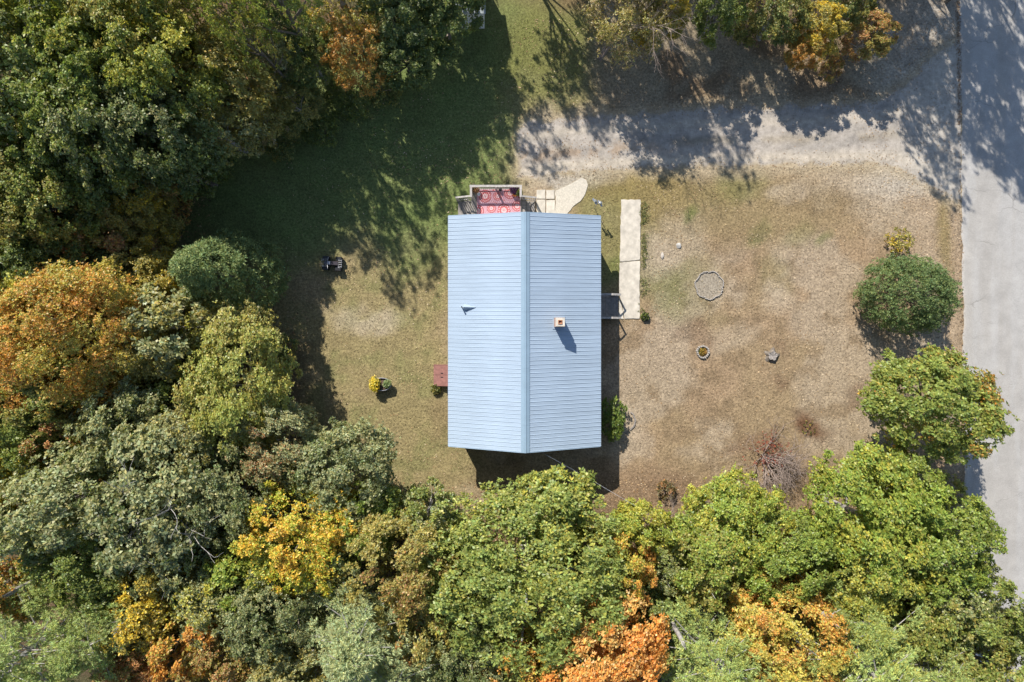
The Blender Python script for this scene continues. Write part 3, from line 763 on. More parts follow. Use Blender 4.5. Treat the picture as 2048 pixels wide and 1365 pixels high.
# ------------------------------------------------------------------ the woodland, tree by tree
GR = (.215,.260,.058); DG = (.140,.180,.054); GG = (.310,.325,.155); YG = (.440,.420,.075); OL = (.350,.310,.085)
YE = (.68,.50,.050); OR = (.62,.320,.075); RU = (.48,.245,.105); BG = (.255,.325,.058); PN = (.37,.45,.155); TAN = (.44,.35,.20); SPR = (.125,.180,.075)
KIND = {'oak': dict(L=.165, W=.098, k=6, cover=4.0), 'broad': dict(L=.14, W=.09, k=6, cover=3.8), 'fine': dict(L=.118, W=.07, k=6, cover=3.5),
        'lace': dict(L=.17, W=.09, k=6, cover=.75, lump=.16, zmin=-.4), 'veil': dict(L=.17, W=.09, k=6, cover=1.6, lump=.21, zmin=-.4), 'thin': dict(L=.12, W=.065, k=5, cover=1.7, sparse=.2)}
WOOD = 'trees of the surrounding woodland'
TREES = [
 # kind, px, py, radius px, top m, colour, tint, tint share, name, label
 ('broad', 45, 45, 105, 11.5, GR, YG, .40, 'yellow_green_tree', 'yellow-green tree in the top left corner of the photo'),
 ('oak', 165, 60, 100, 11.5, GR, YG, .30, 'green_tree', 'green tree with orange flecks just right of the top left corner'),
 ('broad', 290, 50, 100, 11.5, OL, GR, .50, 'olive_tree', 'olive green tree at the top edge, third from the left corner'),
 ('lace', 395, 70, 90, 9, YG, OL, .45, 'yellow_green_tree', 'yellow-green speckled tree at the top edge left of the dark conifer'),
 ('lace', 480, 60, 85, 8, OL, GG, .50, 'olive_tree', 'grey-olive thin-leaved tree beside the dark conifer at the top edge'),
 ('spruce', 572, 42, 64, 9.0, SPR, DG, .4, 'dark_conifer', 'dark green conifer at the top edge left of the orange maple'),
 ('oak', 75, 185, 120, 12, GR, GG, .40, 'green_oak', 'broad green oak near the left edge below the corner trees'),
 ('oak', 215, 175, 100, 11.5, GR, YG, .22, 'green_oak', 'green oak around a bare grey branch in the upper left woods'),
 ('broad', 340, 165, 95, 11, YG, GR, .5, 'yellow_green_tree', 'yellow-green tree in the middle of the upper left woods'),
 ('veil', 455, 170, 90, 8, OL, RU, .16, 'olive_tree', 'olive tree with rusty flecks in the upper left woods'),
 ('thin', 545, 115, 66, 5.5, GG, TAN, .35, 'grey_green_tree', 'thin grey-green tree with twigs showing, under the dark conifer'),
 ('veil', 625, 125, 58, 5.0, DG, GR, .35, 'dark_green_tree', 'dark green tree left of the salmon-orange maple'),
 ('veil', 590, 215, 55, 3.8, OL, DG, .45, 'olive_tree', 'olive tree at the lawn edge below the upper dark conifer'),
 ('veil', 715, 112, 66, 6.4, OL, OR, .50, 'orange_maple', 'orange and olive maple at the top overlooking the shaded lawn'),
 ('lace', 690, 40, 65, 6.6, OL, YE, .30, 'yellow_tree', 'small yellowing tree at the top edge above the orange maple'),
 ('broad', 800, 45, 72, 5.6, DG, GR, .40, 'dark_green_tree', 'dark green tree right of the orange maple at the top edge'),
 ('fine', 885, 25, 72, 5.6, DG, GR, .50, 'dark_green_tree', 'dark green tree half covering the white shed roof'),
 ('broad', 815, 125, 50, 5.5, DG, GR, .25, 'dark_green_shrub', 'low dark green shrub in shade below the top edge trees'),
 ('broad', 55, 320, 95, 10.5, GR, OL, .35, 'green_tree', 'green tree at the left edge below the bare grey branches'),
 ('oak', 210, 270, 95, 11.5, GR, GG, .35, 'green_oak', 'green oak right of the bare grey branches at left'),
 ('broad', 335, 265, 95, 10.5, DG, GG, .40, 'grey_green_tree', 'grey-green tree at the inner edge of the upper left woods'),
 ('veil', 430, 255, 78, 7.5, GG, OL, .50, 'grey_green_tree', 'fine-leaved grey-green tree bordering the shaded lawn'),
 ('thin', 505, 220, 72, 5.5, OL, TAN, .30, 'olive_tree', 'brownish olive tree bordering the shaded lawn at upper left'),
 ('broad', 365, 335, 60, 7.0, DG, GR, .45, 'dark_green_tree', 'small dark green tree jutting into the shaded lawn'),
 ('oak', 205, 355, 85, 9.0, DG, GR, .40, 'dark_green_oak', 'dark green oak left of the yellow-orange saplings'),
 ('broad', 105, 420, 95, 10.5, GR, OL, .45, 'green_tree', 'mixed green tree at left above the bright orange maple'),
 ('fine', 270, 400, 62, 6.5, OL, YE, .42, 'yellow_tree', 'yellowing tree with orange top at the inner left wood edge'),
 ('fine', 215, 470, 75, 7.0, OL, RU, .35, 'rusty_tree', 'rust and olive tree left of the domed spruce'),
 ('thin', 300, 500, 50, 4.5, OL, RU, .45, 'rusty_tree', 'sparse rusty sapling in the gap beside the domed spruce'),
 ('broad', 25, 480, 75, 9.5, GR, YG, .35, 'green_tree', 'green tree on the left edge above the yellow tree'),
 ('fine', 110, 520, 70, 9.0, GR, DG, .5, 'dark_green_tree', 'dark green tree just above the bright orange maple'),
 ('broad', 35, 560, 80, 9.6, YG, OR, .22, 'yellow_green_tree', 'yellow-green tree on the left edge beside the orange maple'),
 ('fine', 190, 545, 60, 7.5, DG, GR, .4, 'dark_green_tree', 'dark green tree between rusty tree and bright orange maple'),
 ('fine', 145, 665, 150, 11.0, (.42,.38,.08), OR, .52, 'orange_maple', 'large bright orange maple on the left side'),
 ('oak', 345, 655, 82, 9.0, GG, OL, .35, 'grey_green_tree', 'grey-green tree below the domed spruce'),
 ('fine', 270, 700, 85, 9.0, OL, YE, .22, 'olive_tree', 'olive tree right of the large orange maple'),
 ('fine', 480, 780, 122, 9.6, (.34,.36,.085), OL, .45, 'yellow_green_tree', 'yellow-green tree bulging toward the sunlit left lawn'),
 ('broad', 30, 740, 80, 9.5, GR, OR, .38, 'orange_flecked_tree', 'green tree with orange crown at the left edge below the orange maple'),
 ('fine', 150, 790, 90, 9.0, OL, GR, .5, 'olive_tree', 'olive green tree under the lower edge of the orange maple'),
 ('broad', 55, 850, 90, 9.5, GR, YE, .16, 'green_tree', 'green tree at the left edge with yellow flecks'),
 ('fine', 155, 880, 55, 9.0, GR, RU, .60, 'rusty_maple', 'small narrow rust-orange maple among green trees at left'),
 ('oak', 270, 865, 90, 9.5, GG, GR, .40, 'grey_green_oak', 'grey-green oak below the olive trees at left'),
 ('oak', 395, 880, 85, 9.2, GG, OL, .35, 'grey_green_oak', 'grey-green oak below the yellow-green tree'),
 ('fine', 560, 880, 85, 8.6, GG, RU, .22, 'grey_green_tree', 'grey-green tree with rusty sprays near the left lawn'),
 ('broad', 685, 935, 92, 8.6, GG, DG, .35, 'grey_green_tree', 'grey-green tree on the lower edge of the left lawn'),
 ('fine', 30, 975, 65, 9.2, GR, YE, .62, 'yellow_tree', 'small bright yellow tree at the left edge'),
 ('oak', 150, 1005, 120, 11, GG, GR, .30, 'grey_green_oak', 'big grey-green oak right of the small yellow tree'),
 ('oak', 345, 1000, 135, 11, GG, DG, .25, 'grey_green_oak', 'big grey-green oak with a grey branch showing at lower left'),
 ('broad', 480, 985, 85, 9.8, GG, DG, .35, 'grey_green_tree', 'grey-green tree left of the yellow-orange maple'),
 ('fine', 620, 1055, 108, 10, (.40,.45,.06), (.74,.47,.07), .42, 'yellow_maple', 'yellow and orange maple in the lower left woods'),
 ('fine', 525, 1120, 80, 9.6, BG, YG, .5, 'yellow_green_tree', 'yellow-green tree at the lower left of the yellow-orange maple'),
 ('broad', 220, 1120, 85, 10, GR, DG, .35, 'green_tree', 'green tree in the lower left woods above the white pine'),
 ('fine', 335, 1130, 75, 9.8, OL, YE, .50, 'yellow_tree', 'yellow tree between grey-green oaks at lower left'),
 ('fine', 420, 1110, 70, 9.5, GG, GR, .5, 'grey_green_tree', 'grey-green tree right of the yellow tree at lower left'),
 ('fine', 30, 1145, 75, 9.8, GR, OR, .40, 'orange_flecked_tree', 'green and orange sapling at the left edge above the white pine'),
 ('pine', 75, 1290, 165, 12.5, PN, GG, .3, 'white_pine', 'pale white pine in the bottom left corner'),
 ('pine', 215, 1265, 85, 11.0, PN, GG, .35, 'white_pine', 'smaller white pine right of the bottom left corner pine'),
 ('fine', 310, 1215, 75, 9.8, OL, YE, .4, 'yellow_tree', 'yellow-olive tree right of the smaller white pine'),
 ('fine', 395, 1265, 75, 10, YG, OR, .68, 'orange_maple', 'small orange maple at lower left beside yellow leaves'),
 ('fine', 275, 1335, 62, 9.5, OL, RU, .65, 'rusty_maple', 'rust-brown maple at the bottom edge beside the small pine'),
 ('fine', 445, 1195, 75, 9.6, GG, YG, .35, 'grey_green_tree', 'grey-green tree above the small orange maple'),
 ('fine', 560, 1215, 92, 10, GG, DG, .35, 'grey_green_tree', 'grey-green tree left of the soft white pine at the bottom'),
 ('fine', 480, 1335, 90, 10, OL, RU, .25, 'olive_tree', 'olive tree with rusty flecks at the bottom edge'),
 ('fine', 600, 1330, 75, 9.6, OL, GG, .5, 'olive_tree', 'olive tree at the bottom edge left of the soft white pine'),
 ('broad', 735, 1040, 70, 8.6, BG, GR, .5, 'green_tree', 'fresh green tree right of the yellow-orange maple'),
 ('fine', 690, 1110, 60, 9.0, DG, GG, .5, 'dark_green_tree', 'dark green tree below the fresh green tree'),
 ('oak', 855, 1025, 52, 7.6, GG, GR, .45, 'young_oak', 'slender young oak reaching up the lawn left of the large oak'),
 ('fine', 800, 1120, 105, 9.8, OL, RU, .18, 'olive_tree', 'olive green tree left of the large oak'),
 ('oak', 1060, 1150, 178, 10.2, (.265,.315,.080), YG, .22, 'large_oak', 'large green oak directly below the house'),
 ('oak', 1105, 1030, 78, 7.6, (.275,.325,.080), YG, .25, 'large_oak', 'bright oak crown reaching into the shadow of the house'),
 ('fine', 840, 1235, 75, 9.8, OL, RU, .35, 'rusty_tree', 'olive and rust tree right of the soft white pine'),
 ('pine', 725, 1265, 118, 12.0, (.43,.49,.25), GG, .3, 'white_pine', 'soft grey-green white pine at the bottom left of centre'),
 ('pine', 800, 1345, 100, 11.5, (.42,.48,.24), GG, .35, 'white_pine', 'grey-green white pine cut by the bottom edge'),
 ('fine', 935, 1285, 85, 9.8, GG, DG, .45, 'grey_green_tree', 'grey-green tree between the pines and orange maples at the bottom'),
 ('fine', 1050, 1330, 75, 10, YG, OR, .52, 'orange_maple', 'yellow-orange maple at the bottom edge left of the brightest orange one'),
 ('broad', 1200, 1300, 112, 10.6, (.62,.42,.14), (.70,.32,.075), .55, 'orange_maple', 'brightest orange maple at the bottom edge'),
 ('fine', 1250, 1110, 55, 9.2, YG, OR, .50, 'orange_maple', 'narrow orange-yellow maple on the right side of the large oak'),
 ('broad', 1285, 1045, 48, 8.0, BG, YG, .5, 'green_tree', 'small bright green tree right of the large oak'),
 ('broad', 1300, 1205, 60, 7.5, DG, GR, .5, 'dark_green_tree', 'dark green tree in the gap above the brightest orange maple'),
 ('broad', 1455, 1050, 96, 8.2, BG, YG, .40, 'bright_green_tree', 'bright green tree on the lower edge of the dry lawn'),
 ('broad', 1560, 1100, 88, 9.0, BG, GR, .35, 'bright_green_tree', 'bright green tree between two others, above the yellow-orange maple'),
 ('fine', 1400, 1120, 78, 9.4, OL, BG, .5, 'olive_tree', 'olive green tree right of the bare reddish shrub'),
 ('broad', 1740, 1045, 118, 9.6, BG, YG, .35, 'bright_green_tree', 'bright green tree at the lower right below the roadside oak'),
 ('broad', 1845, 1080, 106, 9.4, BG, GR, .45, 'bright_green_tree', 'green tree hanging over the road edge at lower right'),
 ('broad', 1700, 1140, 85, 9.4, GR, YG, .45, 'green_tree', 'green tree right of the yellow-orange maple at lower right'),
 ('oak', 1925, 1210, 92, 9.6, GR, GG, .45, 'green_oak', 'green oak at the right edge over the road'),
 ('oak', 1970, 1325, 95, 9.8, GR, OL, .45, 'green_oak', 'olive green oak in the bottom right corner'),
 ('fine', 1830, 1215, 80, 9.2, OL, GR, .5, 'olive_tree', 'olive green tree right of the small pine at lower right'),
 ('fine', 1540, 1260, 112, 10.5, (.50,.45,.10), OR, .46, 'orange_maple', 'large yellow-orange maple at lower right'),
 ('fine', 1580, 1350, 70, 10, TAN, OR, .5, 'orange_maple', 'pale orange maple at the bottom edge of the lower right'),
 ('pine', 1420, 1320, 115, 12.0, PN, YG, .25, 'white_pine', 'white pine at the bottom edge between the orange maples'),
 ('pine', 1700, 1225, 75, 10.5, PN, YG, .3, 'white_pine', 'small white pine right of the large yellow-orange maple'),
 ('pine', 1720, 1325, 125, 12.0, PN, YG, .25, 'white_pine', 'large white pine at the bottom edge right of the orange maples'),
 ('pine', 1860, 1345, 85, 11.5, PN, OL, .3, 'white_pine', 'white pine at the bottom edge near the right corner'),
 ('oak', 1866, 812, 110, 7.8, (.255,.305,.070), OR, .17, 'roadside_oak', 'round yellow-tipped oak beside the road'),
 ('broad', 1800, 955, 55, 6.5, GR, BG, .5, 'green_tree', 'small green tree tucked under the roadside oak'),
 ('thin', 1250, 25, 85, 7.5, OL, TAN, .55, 'thin_brown_tree', 'thin half-bare brown tree at the top edge above the driveway'),
 ('fine', 1320, 40, 45, 6.5, OL, YE, .35, 'yellow_tree', 'small yellowing tree beside the half-bare tree at the top'),
 ('fine', 1435, 25, 48, 5.8, DG, GR, .6, 'green_tree', 'green tree at the top edge right of the half-bare tree'),
 ('fine', 1560, 25, 52, 5.5, DG, OL, .5, 'green_tree', 'dark green tree at the top edge left of the orange sapling'),
 ('fine', 1635, 60, 42, 5.0, OL, YE, .45, 'yellow_tree', 'yellow sapling at the top edge above the orange one'),
 ('fine', 1605, 105, 32, 4.0, OL, OR, .60, 'orange_sapling', 'orange sapling beside the driveway at the top'),
 ('fine', 1740, 75, 42, 4.2, OL, RU, .40, 'rusty_sapling', 'dull olive-brown sapling near the road at the top'),
 ('fine', 1700, 15, 40, 5.0, DG, OL, .5, 'green_tree', 'dark olive tree at the top edge near the road'),
]
BANK = {}                                  # a few grown trees of each kind and size, copied with their parts
SIZES = {'S': 1.7, 'M': 2.8, 'L': 4.4}
HOW_MANY = {'veil': (0, 3, 0), 'lace': (0, 2, 0), 'oak': (1, 4, 1), 'broad': (2, 4, 0), 'fine': (3, 4, 1), 'thin': (1, 1, 0)}
def grow(kind, size, v):
    key = (kind, size, v)
    if key in BANK: return BANK[key]
    seed = {'oak': 11, 'broad': 211, 'fine': 411, 'thin': 611, 'veil': 711, 'lace': 761, 'pine': 811, 'spruce': 911}[kind]+{'S': 0, 'M': 40, 'L': 80}[size]+v*3
    R_ = SIZES[size]
    if kind == 'pine':
        top = {'S': 10.0, 'M': 11.5, 'L': 12.0}[size]; zb = top*.42
        P, fc, ca, cb, boughs = pine_crown(R_*1.08, zb, top, seed, dens=1.25)
        mb = MB().tube([(0,0,-.15),(0.05,.03,top*.5),(0,0,top-.2)], [.21,.15,.03], 8)
        for a, e in boughs: mb.tube([a, e], [.04, .012], 4, False)
        BANK[key] = (mb.mesh('trunk', M['bark_pale']), leaf_mesh('crown', P, fc, ca, cb, M['needle']), top, .42+.58*.42)
    elif kind == 'spruce':
        top = 10.0
        P, fc, ca, cb = conifer_crown(R_, top-.4, seed, 'cone', dens=1.1)
        mb = MB().tube([(0,0,-.15),(0,0,top*.9)], [.2,.03], 8)
        BANK[key] = (mb.mesh('trunk', M['bark']), leaf_mesh('crown', P+np.array((0,0,.4)), fc, ca, cb, M['needle']), top, .5)
    else:
        top = {'S': 7.0, 'M': 10.0, 'L': 11.0}[size]; hc = top*.74; zc = top-hc/2
        P, fc, ca, cb, lob, lr = broad_crown(R_*1.03, hc, seed, **KIND[kind])
        tm = trunk_mesh(top, .05+.045*R_+.006*top, lob, R_, seed, M['bark'] if v % 2 else M['bark_pale'], zc)
        BANK[key] = (tm, leaf_mesh('crown', P+np.array((0, 0, zc)), fc, ca, cb, M['leaf']), top, .72)
    return BANK[key]
def place_tree(row, i):
    kind, px, py, rp_, top, col, tint, share, name, label = row
    R_ = rp_*(H-.72*top)/F
    size = min(SIZES, key=lambda k_: abs(math.log(SIZES[k_]/R_)))
    if kind in HOW_MANY:
        if not HOW_MANY[kind]['SML'.index(size)]: size = 'M'
        nv = HOW_MANY[kind]['SML'.index(size)]
    else:
        size = {'spruce': 'M', 'pine': 'M' if size == 'S' else size}[kind]; nv = {'pine': 2, 'spruce': 1}[kind]
    tm, cm, bt, fz = grow(kind, size, i % nv)
    p = at(px, py, (fz-.12 if kind in HOW_MANY else fz)*top)
    t = add_tree(name, label, {'pine': 'pine tree', 'spruce': 'conifer'}.get(kind, 'tree'), (p.x, p.y, 0), tm, cm, col, tint, share, WOOD)
    q_ = 1.06+.12*math.sin(i*3.7); k_ = R_/SIZES[size]*(1.07 if kind in HOW_MANY else 1.18 if kind == 'pine' else 1.0)
    t.scale = (k_*q_, k_/q_, top/bt); t.rotation_euler = (0, 0, (i*2.39996) % 6.283)
    return t
ROOT = {}
for i, row in enumerate(TREES): ROOT[row[9]] = place_tree(row, i)
# younger trees filling the gaps of the wood, placed where the crowns above leave most room
rs = random.Random(21); pts_ = [(r[1], r[2], r[3]*(1.5 if r[0] == 'pine' else 1)) for r in TREES]
def wood_px(x, y):
    if x < 330 and y < 620: return True
    if x < 420+max(0, (y-620))*.75 and 620 <= y < 960: return True
    return y > 1085 and x < 1900
cand = [(rs.uniform(-40, 1980), rs.uniform(-40, 1400)) for _ in range(2600)]; cand = [c for c in cand if wood_px(*c)]
TONES = [(GR, OL, .4, 'green'), (OL, YE, .3, 'yellowing'), (GG, GR, .4, 'grey-green'), (YG, GR, .4, 'yellow-green'), (OL, RU, .4, 'rust-tinged')]
used = set()
for k in range(56):
    best = max(cand, key=lambda c: min(math.hypot(c[0]-a, c[1]-b)-r*.95 for a, b, r in pts_))
    pts_.append((best[0], best[1], 52)); c1, c2, shr, wd = TONES[rs.randrange(5)]
    tm, cm, bt, fz = grow('fine', 'S', k % 3); top = rs.uniform(5.2, 7.2); p = at(best[0], best[1], top*.6)
    near = sorted(TREES, key=lambda r: math.hypot(r[1]-best[0], r[2]-best[1]))
    for r in near:
        dx_, dy_ = best[0]-r[1], best[1]-r[2]; side = ('right of' if dx_ > 0 else 'left of') if abs(dx_) > abs(dy_) else ('below' if dy_ > 0 else 'above')
        lab = f'low {wd} young tree {side} the {r[9]}'
        if len(lab.split()) <= 16 and lab not in used: break
    used.add(lab)
    t = add_tree('young_tree', lab, 'young tree', (p.x, p.y, 0), tm, cm, c1, c2, shr, 'young trees in the gaps of the wood')
    sc = rs.uniform(.85, 1.15); t.scale = (sc, sc*.9, top/bt); t.rotation_euler = (0, 0, rs.random()*6.28)
# trees standing outside the picture whose shadows fall into it
OUT = [ # shadow centre wanted at ground pixel, crown height, scale
 (1060, 255, 8.5, .55), (1175, 175, 9, .75), (1320, 215, 9.5, .78), (1425, 240, 10, .70), (1265, 130, 10, .8), (1785, 110, 10, .75), (1850, 220, 10.5, .75), (1815, 85, 11, .9),
 (1960, 215, 11, .85), (2045, 290, 12, .95), (2050, 120, 12, .7), (1950, 60, 11.5, .8), (1870, 325, 9, .45), (2090, 390, 12, .55), (1480, 80, 10, .8), (1640, 15, 9, .7), (1400, 50, 11, .8),
 (960, 120, 10, .75), (870, 220, 10, .70), (960, 275, 9.5, .65)]
OUT += [(700, 400, 10, .85), (805, 445, 9.5, .7), (850, 330, 10, .75), (760, 500, 9.5, .5), (640, 330, 10, .7)]
for k, (gx_, gy_, hz, sc) in enumerate(OUT):
    tm, cm, bt, fz = grow(*(('veil', 'M', k % 3) if k < len(OUT)-8 and k % 3 else ('lace', 'M', k % 2)))
    c = add_tree('woodland_tree', 'x', 'tree', (0,0,0), tm, cm, GR, OL, .4)
    gp = at(gx_, gy_, 0); sh = hz/math.tan(SUN_EL)
    x, y = gp.x+SX*sh, gp.y+SY*sh
    c.location = (x, y, 0); c.rotation_euler = (0, 0, k*1.3)
    c.scale = (sc, sc, hz/7.2)
    tag(c, 'green woodland tree standing beyond the top edge of the photo', 'tree', 'trees beyond the top edge')
    pxx = 1024+x*F/(H-hz); pyy = 682.5-y*F/(H-hz)
    if pyy > -30: print('OUT tree in frame', k, round(pxx), round(pyy))

# ------------------------------------------------------------------ conifers and shrubs in the garden
def solo(name, label, cat, pos, P, fc, ca, cb, col, tint, share, mat='needle', trunk=None, part='crown'):
    t = tag(empty(name, pos), label, cat)
    if trunk: link('trunk', trunk, t)
    c = link(part, leaf_mesh(part, P, fc, ca, cb, M[mat]), t); c.color = (*col, 1); c['tint'] = [*tint]; c['tint_share'] = float(share)
    return t
p = at(505, 563, 0)
P, fc, ca, cb = conifer_crown(2.7, 8.6, 71, 'cone', L=.17, W=.05, k=7, dens=1.5)
solo('domed_spruce', 'dense dark green spruce standing alone on the shaded left lawn', 'conifer', (p.x, p.y, 0), P+np.array((0,0,.25)), fc, ca, cb, (.185,.245,.095), (.26,.31,.12), .3,
     trunk=MB().tube([(0,0,-.1),(0,0,7.4)], [.18,.03], 8).mesh('trunk', M['bark']))
p = at(1780, 592, 0)
P, fc, ca, cb = conifer_crown(2.5, 4.5, 72, 'dome', L=.14, W=.045, k=7, dens=2.4)
b_ = solo('round_yew', 'rounded dark green evergreen bush beside the road', 'evergreen bush', (p.x, p.y, 0), P, fc, ca, cb, (.135,.195,.075), (.20,.25,.09), .35,
     trunk=MB().tube([(0,0,-.1),(0,0,3.0)], [.16,.05], 8).mesh('trunk', M['bark']))
b_.scale = (1.04, .90, 1)
def shrub(name, label, px, py, z, R_, h, seed, col, tint, share, kw=None, cat='shrub'):
    p = at(px, py, z); k_ = dict(L=.13, W=.075, k=6, cover=3.0, zmin=-.6); k_.update(kw or {})
    P, fc, ca, cb, lob, lr = broad_crown(R_, h*.9, seed, **k_)
    mb = MB()
    for j in range(0, len(lob), 3): mb.tube([(0,0,-.05), Vector(lob[j])*.5+Vector((0,0,h*.4)), Vector(lob[j])+Vector((0,0,h*.52))], [.025,.018,.006], 4)
    t = solo(name, label, cat, (p.x, p.y, 0), P+np.array((0,0,h*.52)), fc, ca, cb, col, tint, share, 'leaf', part='foliage'); link('stem', mb.mesh('stem', M['twig']), t)
    return t
sh = shrub('house_shrub', 'leafy green shrub against the right wall of the house, half in shade', 1226, 838, .6, .85, 1.2, 81, (.17,.24,.05), (.20,.27,.06), .3); sh.scale = (.95, 1.45, 1)
shrub('yellow_sapling', 'small yellow-green sapling just above the round evergreen bush', 1795, 484, .6, .70, 1.5, 82, (.30,.27,.07), YE, .25, dict(cover=1.0))
pass
shrub('dry_weed', 'small dark twiggy weed on the lower edge of the dry lawn', 1333, 978, .3, .55, .8, 84, (.16,.14,.06), RU, .3, dict(cover=.7), 'plant')
shrub('corner_weed', 'tiny dark weed at the lower corner of the concrete walk', 1290, 634, .1, .16, .3, 85, (.05,.07,.02), GR, .3, dict(cover=2), 'plant')
shrub('cellar_weed', 'tuft of weeds beside the red cellar door', 872, 778, .1, .3, .35, 86, (.16,.17,.05), OL, .4, dict(cover=1.6), 'plant')
shrub('wood_edge_shrub', 'low rusty shrub at the foot of the spruce', 372, 575, .5, .9, 1.3, 88, OL, RU, .4, dict(cover=1.6))
# low growth in the gaps of the wood
und = [ (330,420,1.6,OL,RU,.4),(265,320,1.6,DG,GR,.4),(140,330,1.8,GR,OL,.4),(420,330,1.3,DG,GR,.5),(560,700,1.0,DG,OL,.4),(700,200,1.2,DG,GR,.4),(760,170,1.2,DG,OL,.4),(640,260,1.1,DG,GR,.5),
        (560,280,1.2,DG,OL,.4),(1330,1150,1.3,GR,OL,.5),(1620,1130,1.2,GR,BG,.5),(760,1060,1.2,GR,OL,.5),(1640,1080,.9,OL,RU,.5),(540,1010,1.3,DG,GR,.5),(420,830,1.2,DG,GR,.5),(1900,985,1.0,GR,OL,.5),(1500,60,1.0,DG,OL,.5),(1660,130,.8,OL,RU,.5)]
WORDS = ['beside the rusty sapling','behind the small dark tree','at the foot of the green oak','at the inner corner of the shaded lawn','in the shade below the spruce','under the orange maple at the top','right of the orange maple foot','near the olive tree on the lawn edge',
         'under the brownish olive tree','beside the bare reddish shrub','between the bright green trees','left of the large oak','in the gap beside bare trunks','under the yellow maple','under the yellow-green tree','at the road edge under the oak','at the top edge above the driveway','under the orange sapling']
us = {}
for k, ((x, y, R_, c1, c2, shr), wd) in enumerate(zip(und, WORDS)):
    p = at(x, y, R_*.8)
    v = k % 3
    if v not in us:
        P, fc, ca, cb, lob, lr = broad_crown(1.4, 1.9, 300+v, L=.14, W=.08, k=6, cover=2.4, zmin=-.5); us[v] = leaf_mesh('foliage', P+np.array((0,0,1.05)), fc, ca, cb, M['leaf'])
        mb = MB()
        for j in range(0, len(lob), 3): mb.tube([(0,0,-.05), Vector(lob[j])+Vector((0,0,1.0))], [.03,.008], 4)
        us[v, 1] = mb.mesh('stem', M['bark'])
    t = tag(empty('undergrowth_shrub', (p.x, p.y, 0), k*1.7), 'low undergrowth shrub '+wd, 'shrub', 'undergrowth shrubs in the wood'); t.scale = (R_/1.4,)*3
    c = link('foliage', us[v], t); c.color = (*c1, 1); c['tint'] = [*c2]; c['tint_share'] = shr; link('stem', us[v, 1], t)

# ------------------------------------------------------------------ bare branches
def bare(seed, h, spread, levels=4, r0=.06, stems=1, lean=(0,0,0), flat=0.0):
    rr = random.Random(seed); mb = MB()
    def grow_(a, d, ln_, r, lv):
        n = 3; pts = [a]; dd = d.copy()
        for i in range(n):
            dd = (dd+Vector((rr.gauss(0,.16), rr.gauss(0,.16), rr.gauss(0,.12)))).normalized(); pts.append(pts[-1]+dd*ln_/n)
        mb.tube(pts, [r*(1-.5*i/n) for i in range(n+1)], 5 if lv > 1 else 4, False)
        if lv == 0: return
        for j in range(rr.randint(2, 4)):
            f = rr.uniform(.35, 1); q = pts[min(n, int(f*n)+1)]
            nd_ = (dd+Vector((rr.gauss(0,spread), rr.gauss(0,spread), rr.gauss(0,spread*.6)+.15))).normalized()
            grow_(q, nd_, ln_*rr.uniform(.5, .8), r*.55, lv-1)
    for q in range(stems):
        d = Vector((rr.gauss(0, spread*.9), rr.gauss(0, spread*.9), 1))+Vector(lean)
        if flat: d.z = flat
        grow_(Vector((rr.gauss(0,.1),rr.gauss(0,.1),-.05)), d.normalized(), h*.45, r0, levels)
    return mb
def bare_thing(name, label, px, py, z, mb, mat='twig', cat='bare tree', rz=0):
    p = at(px, py, z); o = mb.build(name, M[mat], None, (p.x, p.y, 0)); o.rotation_euler = (0,0,rz); return tag(o, label, cat)
bare_thing('bare_shrub', 'bare grey-branched shrub on the lower part of the dry lawn', 1530, 915, .4, bare(5, 3.2, .75, 3, .030, 34, (.55,-.70,-.45)), 'twig', 'bare shrub')
bare_thing('bare_shrub', 'bare reddish-brown shrub in the gap right of the large oak', 1312, 1105, 1.2, bare(8, 4.2, .5, 4, .04, 5), 'twig', 'bare shrub')
bare_thing('bare_tree', 'bare grey-twigged tree on the left side of the upper woods', 110, 305, 7.0, MB(), 'twig') if False else None
t_ = bare(12, 12.5, .42, 5, .13, 1, (0,0,.6)); bare_thing('bare_tree', 'bare grey-twigged tree on the left side of the upper woods', 95, 290, 7.5, t_)
t_ = bare(19, 13.0, .30, 4, .12, 1, (-.1,.1,.9)); bare_thing('dead_tree', 'dead tree with pale grey limbs in the upper left corner woods', 120, 115, 8.5, t_, 'bark_pale', 'dead tree')
t_ = bare(23, 10.6, .34, 4, .12, 1, (0,0,.8)); bare_thing('dead_tree', 'dead grey-limbed tree between the grey-green oaks at left', 205, 1000, 8.5, t_, 'bark_pale', 'dead tree')
t_ = bare(31, 9.0, .36, 5, .08, 2, (0,0,.7)); bare_thing('bare_tree', 'half-bare twiggy tree at the top edge above the driveway', 1225, 45, 5.0, t_)
t_ = bare(37, 6.6, .34, 5, .05, 1, (0,0,.9)); bare_thing('bare_tree', 'thin bare tree among leaves in the upper woods near the lawn', 520, 150, 4.5, t_, 'bark')
def snag(label, px, py, top, r, seed):
    p = at(px, py, top); mb = MB(); rr = random.Random(seed)
    mb.tube([(0,0,-.1),(.05,.02,top*.5),(0,.04,top*.96)], [r*1.15, r, r*.85], 9)
    for k in range(5):
        a = rr.random()*6.28; z = top*rr.uniform(.55, .95); mb.tube([(0,0,z),(math.cos(a)*rr.uniform(.5,1.1), math.sin(a)*rr.uniform(.5,1.1), z+.2)], [.035,.012], 5)
    for k in range(7):
        a = k*.9; mb.tube([(math.cos(a)*r*.6, math.sin(a)*r*.6, top*.95), (math.cos(a)*r*.5, math.sin(a)*r*.5, top+rr.uniform(.05,.4))], [.05,.01], 4)
    tag(mb.build('tree_snag', M['bark_pale'], None, (p.x, p.y, 0)), label, 'dead trunk', 'broken grey trunks in the wood')
snag('broken grey trunk between the large maple and the right-hand pines', 1672, 1252, 9.2, .15, 1)
